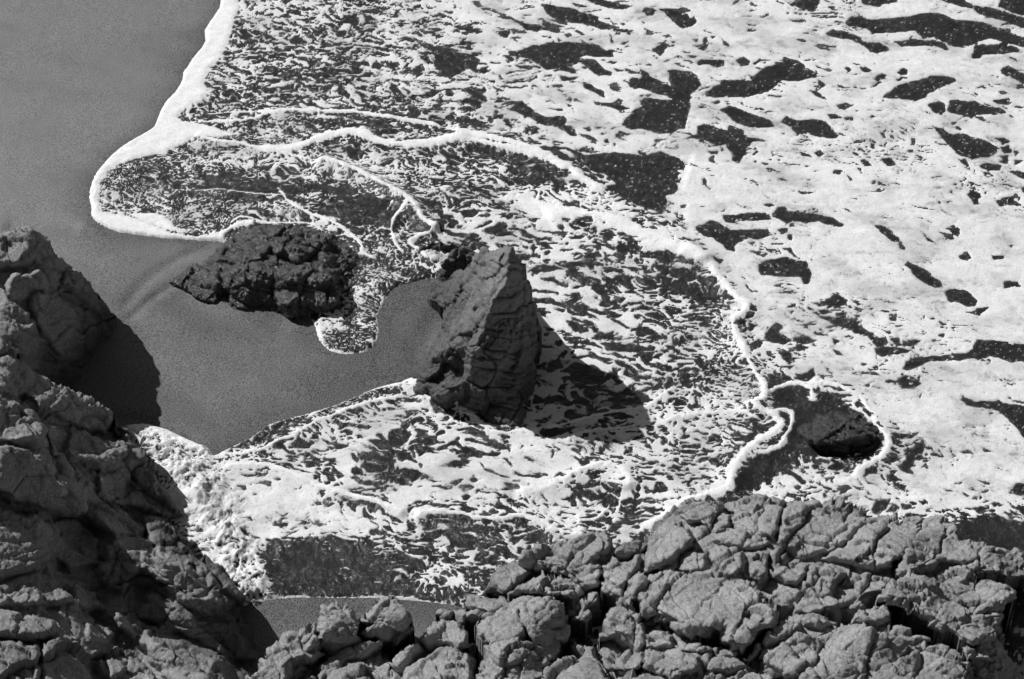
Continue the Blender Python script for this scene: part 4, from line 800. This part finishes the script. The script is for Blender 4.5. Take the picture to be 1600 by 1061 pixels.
bed('cliff', 'steep dark cliff filling the lower left corner, mostly in shadow with sunlit ledges', 'cliff', dark, CL, [([(-60,505),(0,522),(28,545),(50,570),(60,600),(30,620),(-60,600)], .25), ([(28,590),(60,578),(100,603),(140,628),(175,655),(165,680),(110,665),(60,640)], .25),
                ([(-60,610),(0,615),(50,640),(70,680),(50,705),(0,705),(-60,700)], .3), ([(70,660),(130,672),(180,690),(215,712),(250,748),(250,775),(200,760),(130,730),(80,715)], .3),
                ([(175,668),(190,665),(215,700),(250,748),(290,803),(270,800),(230,770),(200,730)], .2),
                ([(150,735),(200,745),(250,770),(285,800),(255,800),(200,790),(150,775)], .2),
                ([(-60,708),(0,712),(30,709),(60,711),(85,735),(110,750),(128,772),(128,800),(90,800),(50,790),(0,775),(-60,770)], .55),
                ([(130,800),(160,792),(200,797),(230,815),(220,835),(180,838),(145,825)], .25), ([(225,800),(260,805),(290,820),(310,842),(290,855),(250,850),(228,830)], .3),
                ([(240,845),(290,850),(320,860),(345,880),(370,915),(386,934),(370,945),(335,915),(300,880),(255,865)], .25),
                ([(150,875),(165,850),(185,843),(215,848),(225,875),(215,905),(190,925),(160,915),(148,895)], .35), ([(215,850),(250,865),(290,885),(325,912),(345,942),(345,965),(310,960),(270,935),(235,915),(215,890)], .35),
                ([(225,915),(265,940),(310,965),(350,975),(385,1005),(400,1035),(360,1025),(310,1005),(260,985),(220,960)], .2),
                ([(175,950),(200,955),(240,988),(280,1028),(320,1061),(350,1100),(300,1100),(260,1060),(225,1020),(185,985)], .35),
                ([(-60,790),(0,790),(60,805),(100,820),(95,870),(50,895),(0,900),(-60,895)], .35), ([(60,812),(120,808),(155,840),(150,880),(110,895),(95,870)], .2),
                ([(-60,905),(0,900),(60,893),(130,905),(165,935),(160,955),(110,950),(50,945),(-60,945)], .25), ([(-60,952),(0,955),(45,958),(85,972),(88,995),(50,1005),(0,1000),(-60,1000)], .45),
                ([(-60,1005),(0,1005),(55,1010),(70,1040),(60,1100),(-60,1100)], .4), ([(62,1005),(90,990),(120,992),(150,1020),(155,1061),(150,1100),(70,1100)], .4), ([(130,975),(160,970),(180,990),(170,1010),(140,1005)], .25),
                ([(165,1020),(190,1000),(230,1040),(260,1100),(170,1100)], .2)],
 [(-260,500),(0,530),(28,546),(50,573),(72,593),(100,605),(140,628),(175,657),(214,700),(250,748),(290,802),(300,830),(340,875),(385,930),(388,960),(400,1010),(432,1061),(470,1160),(-260,1160)], off=31.0, gap=.08, amp=.85, st=1.8, edge=5.0, scale=1.7, lift=.7, tilt=.0015, fine=1.2)

# --- rocks along the bottom
OC = Hgt([(760,925,.1),(800,880,.15),(850,850,.2),(925,833,.25),(1000,838,.3),(1060,783,.35),(1130,778,.4),(1225,780,.4),(1330,788,.4),(1440,803,.4),(1500,830,.4),(1600,865,.3),
          (900,900,.5),(960,870,.6),(1000,900,.8),(1100,860,.85),(1200,860,.9),(1300,870,.95),(1400,880,1.0),(1500,900,.95),(1100,920,1.2),(1250,930,1.1),(1400,940,1.4),(1560,930,1.2),(1600,960,.5),(1650,1000,.3),
          (1000,960,1.1),(1100,980,1.5),(1250,990,1.5),(1380,1000,1.8),(1500,1030,1.8),(1600,1061,.8),(900,960,.5),(850,960,1.0),(760,950,.8),(880,1010,.6),(940,1000,.9),(1000,1061,1.6),(1100,1061,1.8),(1300,1061,2.1),(1400,1100,2.4),(1000,1150,2.2),
          (800,1020,1.5),(900,1050,1.4),(730,1020,.9),(700,1061,1.5),(650,1010,.8),(690,965,.4),(600,1000,.5),(530,1020,.5),(400,1061,.9),(440,1020,.9),(480,985,1.0),(520,960,.9),(600,960,.8),(560,1061,.9),(600,1100,1.4),(400,1150,1.6),(800,1150,2.2)])
def rocks(name, label, cat, blocks, mat=dry, core=None, off=0.0, **kw):
    for k in ('cell', 'joint', 'depth', 'voxel', 'smooth'): kw.pop(k, None)
    return bed(name, label, cat, mat, OC, blocks, core, off, **kw)
rocks('rock_ledge', 'broad cracked ledge with its back edge against the foam at the right', 'rock ledge', [
 ([(1062,783),(1080,780),(1110,779),(1128,786),(1140,800),(1143,818),(1130,828),(1118,832),(1095,820),(1070,822),(1058,800)], .35),
 ([(1020,830),(1038,815),(1060,818),(1078,835),(1082,850),(1068,868),(1055,880),(1035,892),(1012,893),(1008,870),(1012,850)], .5),
 ([(1133,785),(1160,778),(1200,776),(1225,782),(1222,800),(1215,830),(1205,843),(1185,838),(1140,815),(1145,800)], .25),
 ([(1230,785),(1260,780),(1300,782),(1335,790),(1358,808),(1369,814),(1355,822),(1345,828),(1320,850),(1290,862),(1250,872),(1215,850),(1222,815)], .3),
 ([(1345,828),(1375,812),(1400,803),(1440,803),(1444,815),(1440,830),(1420,862),(1400,890),(1370,890),(1310,880),(1280,870),(1300,858),(1330,845)], .35),
 ([(1060,865),(1085,860),(1105,865),(1105,890),(1080,897),(1055,890)], .25), ([(1110,865),(1130,858),(1160,860),(1165,890),(1150,905),(1125,893),(1110,880)], .3),
 ([(1168,870),(1190,868),(1200,880),(1200,905),(1185,915),(1170,905)], .3), ([(1205,872),(1240,870),(1270,880),(1262,900),(1245,915),(1225,915),(1205,900)], .3),
 ([(1265,885),(1300,882),(1320,900),(1300,930),(1270,945),(1255,925),(1262,905)], .25), ([(1240,945),(1290,925),(1330,935),(1310,950),(1265,960),(1243,958)], .2),
 ([(1130,833),(1155,822),(1180,830),(1205,850),(1190,862),(1150,860),(1110,850)], .2), ([(1035,893),(1050,870),(1062,880),(1055,897),(1042,905)], .2),
 ([(1330,900),(1365,892),(1395,905),(1380,925),(1340,930)], .2)],
 core=[(1010,850),(1020,825),(1058,790),(1080,781),(1110,780),(1160,779),(1225,782),(1260,781),(1300,783),(1335,790),(1360,806),(1400,804),(1440,803),(1446,812),(1440,840),(1415,890),(1390,925),(1330,960),(1240,960),(1180,930),(1100,910),(1035,905),(1008,893)], off=50.0, cell=.8)
rocks('rock_ridge', 'pitted ridge beyond the deep diagonal cleft, by the dark water at the right edge', 'rock ridge', [
 ([(1448,810),(1470,807),(1492,820),(1502,840),(1530,842),(1555,850),(1560,870),(1520,880),(1505,885),(1470,880),(1440,900),(1410,905),(1396,898),(1410,870),(1430,835)], .4),
 ([(1505,885),(1560,850),(1590,857),(1600,870),(1620,900),(1600,897),(1560,895),(1520,893)], .2)],
 core=[(1450,812),(1470,808),(1490,820),(1502,840),(1555,850),(1590,858),(1605,880),(1640,910),(1600,900),(1520,895),(1440,910),(1400,905),(1412,870),(1432,835)], off=57.0, cell=.7)
rocks('rock_slab', 'large pale slab on the far right with a shaded drop along its right side', 'rock slab', [
 ([(1450,900),(1470,888),(1510,884),(1528,895),(1515,910),(1490,912),(1455,915)], .28),
 ([(1395,905),(1450,895),(1510,895),(1550,897),(1588,920),(1590,930),(1578,945),(1580,960),(1565,985),(1560,1000),(1520,1010),(1500,1000),(1470,985),(1430,960),(1385,945),(1370,940),(1380,925)], .45)],
 core=[(1395,905),(1500,893),(1550,897),(1588,920),(1580,960),(1570,1000),(1600,1061),(1610,1150),(1540,1150),(1520,1010),(1470,985),(1370,940)], off=61.0, cell=1.3, joint=.07)
rocks('rock_slab', 'sloping streaked slab along the bottom edge, beneath the dark overhung cleft', 'rock slab', [
 ([(1290,985),(1320,978),(1350,975),(1385,982),(1430,995),(1480,1010),(1520,1035),(1540,1061),(1545,1100),(1250,1100),(1230,1061),(1200,1055),(1180,1030),(1210,1010),(1250,990)], .4),
 ([(1325,975),(1340,955),(1370,945),(1395,955),(1390,972),(1350,975)], .25), ([(1385,975),(1410,970),(1440,985),(1470,1000),(1440,1000),(1400,990)], .15), ([(1500,1010),(1520,1005),(1550,1020),(1545,1035),(1515,1028)], .3)],
 core=[(1180,1030),(1250,990),(1330,970),(1390,965),(1480,1005),(1540,1040),(1560,1150),(1180,1150)], off=67.0, cell=1.1, joint=.07)
rocks('rock_mound', 'wide rounded mound of rock with holes and an undercut front, right of the middle', 'rock mound', [
 ([(1003,945),(1020,920),(1045,905),(1075,905),(1110,897),(1140,905),(1170,920),(1200,945),(1212,960),(1205,985),(1180,1000),(1165,1020),(1140,1020),(1130,990),(1090,990),(1070,985),(1045,970),(1010,965)], .6, (-.05, -.2)),
 ([(1075,968),(1110,960),(1125,975),(1115,995),(1085,990)], .2), ([(1120,982),(1140,970),(1165,972),(1180,985),(1175,1005),(1165,1020),(1140,1020),(1128,1000)], .25)],
 core=[(1005,950),(1045,908),(1110,900),(1170,922),(1210,960),(1200,990),(1160,1020),(1130,1000),(1010,975)], off=71.0, cell=.7)
rocks('small_rock', 'small folded knob of rock between the undercut mound and the streaked slab', 'rock', [
 ([(1190,1003),(1200,978),(1220,966),(1242,970),(1250,985),(1228,1003),(1195,1015)], .4), ([(1160,1032),(1175,1010),(1190,998),(1195,1012),(1180,1030),(1165,1036)], .3), ([(1190,1012),(1205,1008),(1216,1018),(1205,1030),(1185,1035)], .25),
 ([(1228,1005),(1245,990),(1265,995),(1285,985),(1262,1003),(1240,1012)], .2), ([(1240,965),(1265,955),(1290,965),(1300,975),(1275,985),(1255,980)], .25)], off=76.0, core=[(1165,1030),(1205,975),(1250,955),(1310,970),(1280,1000),(1210,1035)], cell=.5)
rocks('boulder', 'dark smooth boulder low on the bottom edge, below the undercut mound', 'boulder', [
 ([(1010,1020),(1030,1012),(1060,1013),(1090,1030),(1092,1050),(1060,1062),(1030,1060),(1008,1045)], .45), ([(1035,1012),(1065,1003),(1100,1005),(1120,1015),(1090,1022),(1060,1015)], .15)], off=80.0, cell=.9)
rocks('rock_shelf', 'broken shelf of rock along the bottom edge with layered folds', 'rock shelf', [
 ([(1085,1085),(1090,1055),(1110,1045),(1130,1048),(1140,1070),(1120,1100)], .3), ([(1138,1100),(1136,1055),(1165,1043),(1205,1055),(1245,1100)], .3), ([(950,1066),(1000,1057),(1060,1066),(1085,1100),(950,1100)], .25),
 ([(1095,1038),(1125,1022),(1155,1030),(1185,1040),(1150,1048),(1110,1045)], .2), ([(1110,1015),(1130,1008),(1160,1015),(1150,1028),(1120,1025)], .15)],
 core=[(930,1050),(1000,1040),(1080,1010),(1160,1010),(1260,1061),(1260,1150),(900,1150)], off=84.0, cell=.6)
rocks('rock_cluster', 'cluster of small knuckled rocks left of the undercut mound', 'rocks', [
 ([(930,1000),(940,970),(955,945),(968,933),(985,931),(1000,945),(1010,970),(1015,990),(1000,1010),(960,1005)], .45), ([(948,1040),(955,1020),(985,1010),(1008,1013),(1008,1045),(995,1055),(965,1052)], .35), ([(1000,985),(1030,975),(1050,985),(1060,1003),(1030,1008),(1008,1005)], .2)],
 core=[(925,1010),(965,935),(1000,940),(1030,975),(1080,990),(1080,1010),(1000,1060),(945,1050)], off=88.0, cell=.55)
rocks('rock_columns', 'row of upright blocky columns of dark rock left of the cracked ledge', 'rocks', [
 ([(942,910),(945,885),(960,872),(985,866),(1003,862),(1005,880),(990,900),(975,938),(960,932),(945,925)], .4), ([(955,850),(975,840),(1005,840),(1020,845),(1008,860),(975,866),(955,868)], .2),
 ([(978,935),(985,905),(1002,885),(1010,890),(1002,915),(992,938)], .3), ([(990,938),(990,908),(1008,895),(1035,893),(1045,900),(1030,915),(1015,925),(1005,942)], .4), ([(1032,900),(1050,896),(1072,900),(1060,908),(1040,910)], .25)],
 core=[(945,850),(1000,842),(1025,860),(1030,900),(1010,940),(950,935),(935,900)], off=92.0, cell=.5)
rocks('boulder', 'long dark ridge-backed boulder at the edge of the foam, above the flat topped block', 'boulder', [
 ([(810,880),(820,860),(850,848),(880,843),(900,835),(925,831),(945,833),(955,845),(950,865),(930,878),(940,890),(930,915),(900,922),(880,900),(860,895),(835,898),(812,890)], .55, (-.05,-.25)),
 ([(757,925),(760,905),(775,890),(800,880),(830,885),(835,900),(805,920),(790,930)], .3)], core=[(757,925),(770,893),(812,878),(850,850),(925,833),(955,848),(945,895),(925,925),(850,930),(770,930)], off=96.0, cell=1.2, joint=.06)
rocks('rock_step', 'low sunlit step of rock with a black shaded face under the long dark boulder', 'rock', [
 ([(790,930),(815,915),(845,898),(880,893),(900,905),(915,928),(890,937),(860,934),(820,930)], .4, (-.05,-.3)), ([(905,945),(915,930),(935,925),(935,940),(920,950),(930,965),(915,975),(890,970)], .3)], off=99.0, cell=1.2, joint=.05, core=[(800,930),(845,905),(900,905),(950,930),(925,975),(885,965),(880,940)])
rocks('boulder', 'large flat topped boulder with a smooth shaded front, left of the cluster of small rocks', 'boulder', [
 ([(725,945),(728,928),(770,930),(830,925),(870,930),(884,945),(883,965),(880,1000),(870,1022),(835,1005),(800,985),(770,975),(745,965),(728,958)], .7, (-.03,-.25), .22)], off=103.0, cell=1.6, joint=.05)
rocks('boulder', 'lumpy knee high boulder leaning on the front of the flat topped one', 'boulder', [
 ([(752,985),(765,967),(785,957),(808,960),(815,980),(812,1000),(780,1008),(752,1000)], .5), ([(738,975),(750,962),(768,958),(760,972),(745,985)], .3), ([(822,995),(835,983),(855,990),(868,1005),(868,1030),(850,1040),(835,1015)], .3)], off=106.0, cell=.6)
rocks('boulder', 'squared pale boulder at the bottom edge under the flat topped one', 'boulder', [
 ([(750,1040),(755,1012),(775,998),(805,993),(835,998),(858,1008),(862,1025),(855,1050),(845,1085),(760,1085),(750,1060)], .6, (-.05,-.15), .22)], off=109.0, cell=1.1, joint=.05)
rocks('boulder', 'pale rounded boulder cut by the bottom edge beside the squared one', 'boulder', [
 ([(850,1061),(865,1040),(885,1027),(915,1022),(935,1035),(945,1061),(950,1110),(845,1110)], .5), ([(888,1018),(893,1007),(910,1002),(928,1008),(945,1030),(955,1061),(945,1061),(930,1035),(905,1025)], .4)], off=112.0, cell=1.2, joint=.05)
rocks('peaked_rock', 'first of two peaked rocks against the small patch of sand, the taller left one', 'rock', [
 ([(505,955),(515,938),(528,935),(543,943),(553,953),(560,970),(567,990),(562,1012),(520,1025),(500,1012),(495,985)], .8, (-.12,-.32), .35, .7)], off=115.0, cell=.9, joint=.06)
rocks('peaked_rock', 'second of two peaked rocks against the small patch of sand, the wider right one', 'rock', [
 ([(563,970),(580,952),(598,935),(612,933),(622,945),(632,955),(642,975),(625,990),(605,1005),(575,1000)], .75, (-.05,-.32), .35, .7), ([(612,985),(625,978),(648,978),(640,995),(622,1008),(608,1002)], .3)], off=118.0, cell=.9, joint=.06)
rocks('boulder', 'sunlit sloping boulder in front of the cliff shadow, left of the two peaked rocks', 'boulder', [
 ([(385,1061),(405,1040),(415,1015),(435,1000),(455,985),(480,972),(495,972),(503,990),(508,1012),(498,1032),(470,1045),(440,1100),(380,1100)], .8, (-.1,-.2)), ([(435,1050),(455,1035),(480,1040),(470,1061),(450,1090),(430,1080)], .3)],
 core=[(385,1061),(415,1018),(455,988),(498,990),(508,1020),(520,1100),(380,1100)], off=121.0, cell=1.0, joint=.07)
rocks('boulder', 'slanting boulder running down to the bottom edge below the two peaked rocks', 'boulder', [
 ([(500,1050),(520,1030),(545,1012),(575,1000),(598,998),(600,1015),(565,1032),(540,1045),(520,1061),(492,1080)], .45), ([(495,1100),(510,1055),(540,1042),(565,1045),(580,1061),(575,1100)], .35), ([(470,1070),(485,1058),(500,1070),(495,1100),(468,1100)], .25)],
 core=[(480,1061),(540,1015),(600,1005),(620,1040),(600,1110),(470,1110)], off=124.0, cell=.8)
rocks('boulder', 'rough humped boulder with a shaded right side, between the peaked rocks and the squared boulder', 'boulder', [
 ([(615,1090),(628,1055),(655,1025),(680,1005),(710,1003),(735,1018),(742,1050),(735,1110),(620,1110)], .6), ([(655,1000),(665,985),(690,972),(715,970),(732,980),(740,1005),(720,1008),(690,1000),(665,1010)], .5), ([(610,1035),(625,1012),(650,1000),(660,1010),(640,1035),(618,1050)], .35)],
 core=[(600,1061),(640,1005),(690,975),(730,980),(745,1010),(745,1110),(600,1110)], off=127.0, cell=.8)
rocks('small_boulder', 'small half buried boulder behind the humped one, at the end of the thin foam line', 'boulder', [
 ([(678,958),(690,950),(708,952),(714,962),(708,972),(685,970)], .35), ([(708,960),(715,948),(728,950),(735,965),(725,975),(712,972)], .3)], off=130.0, cell=.6)
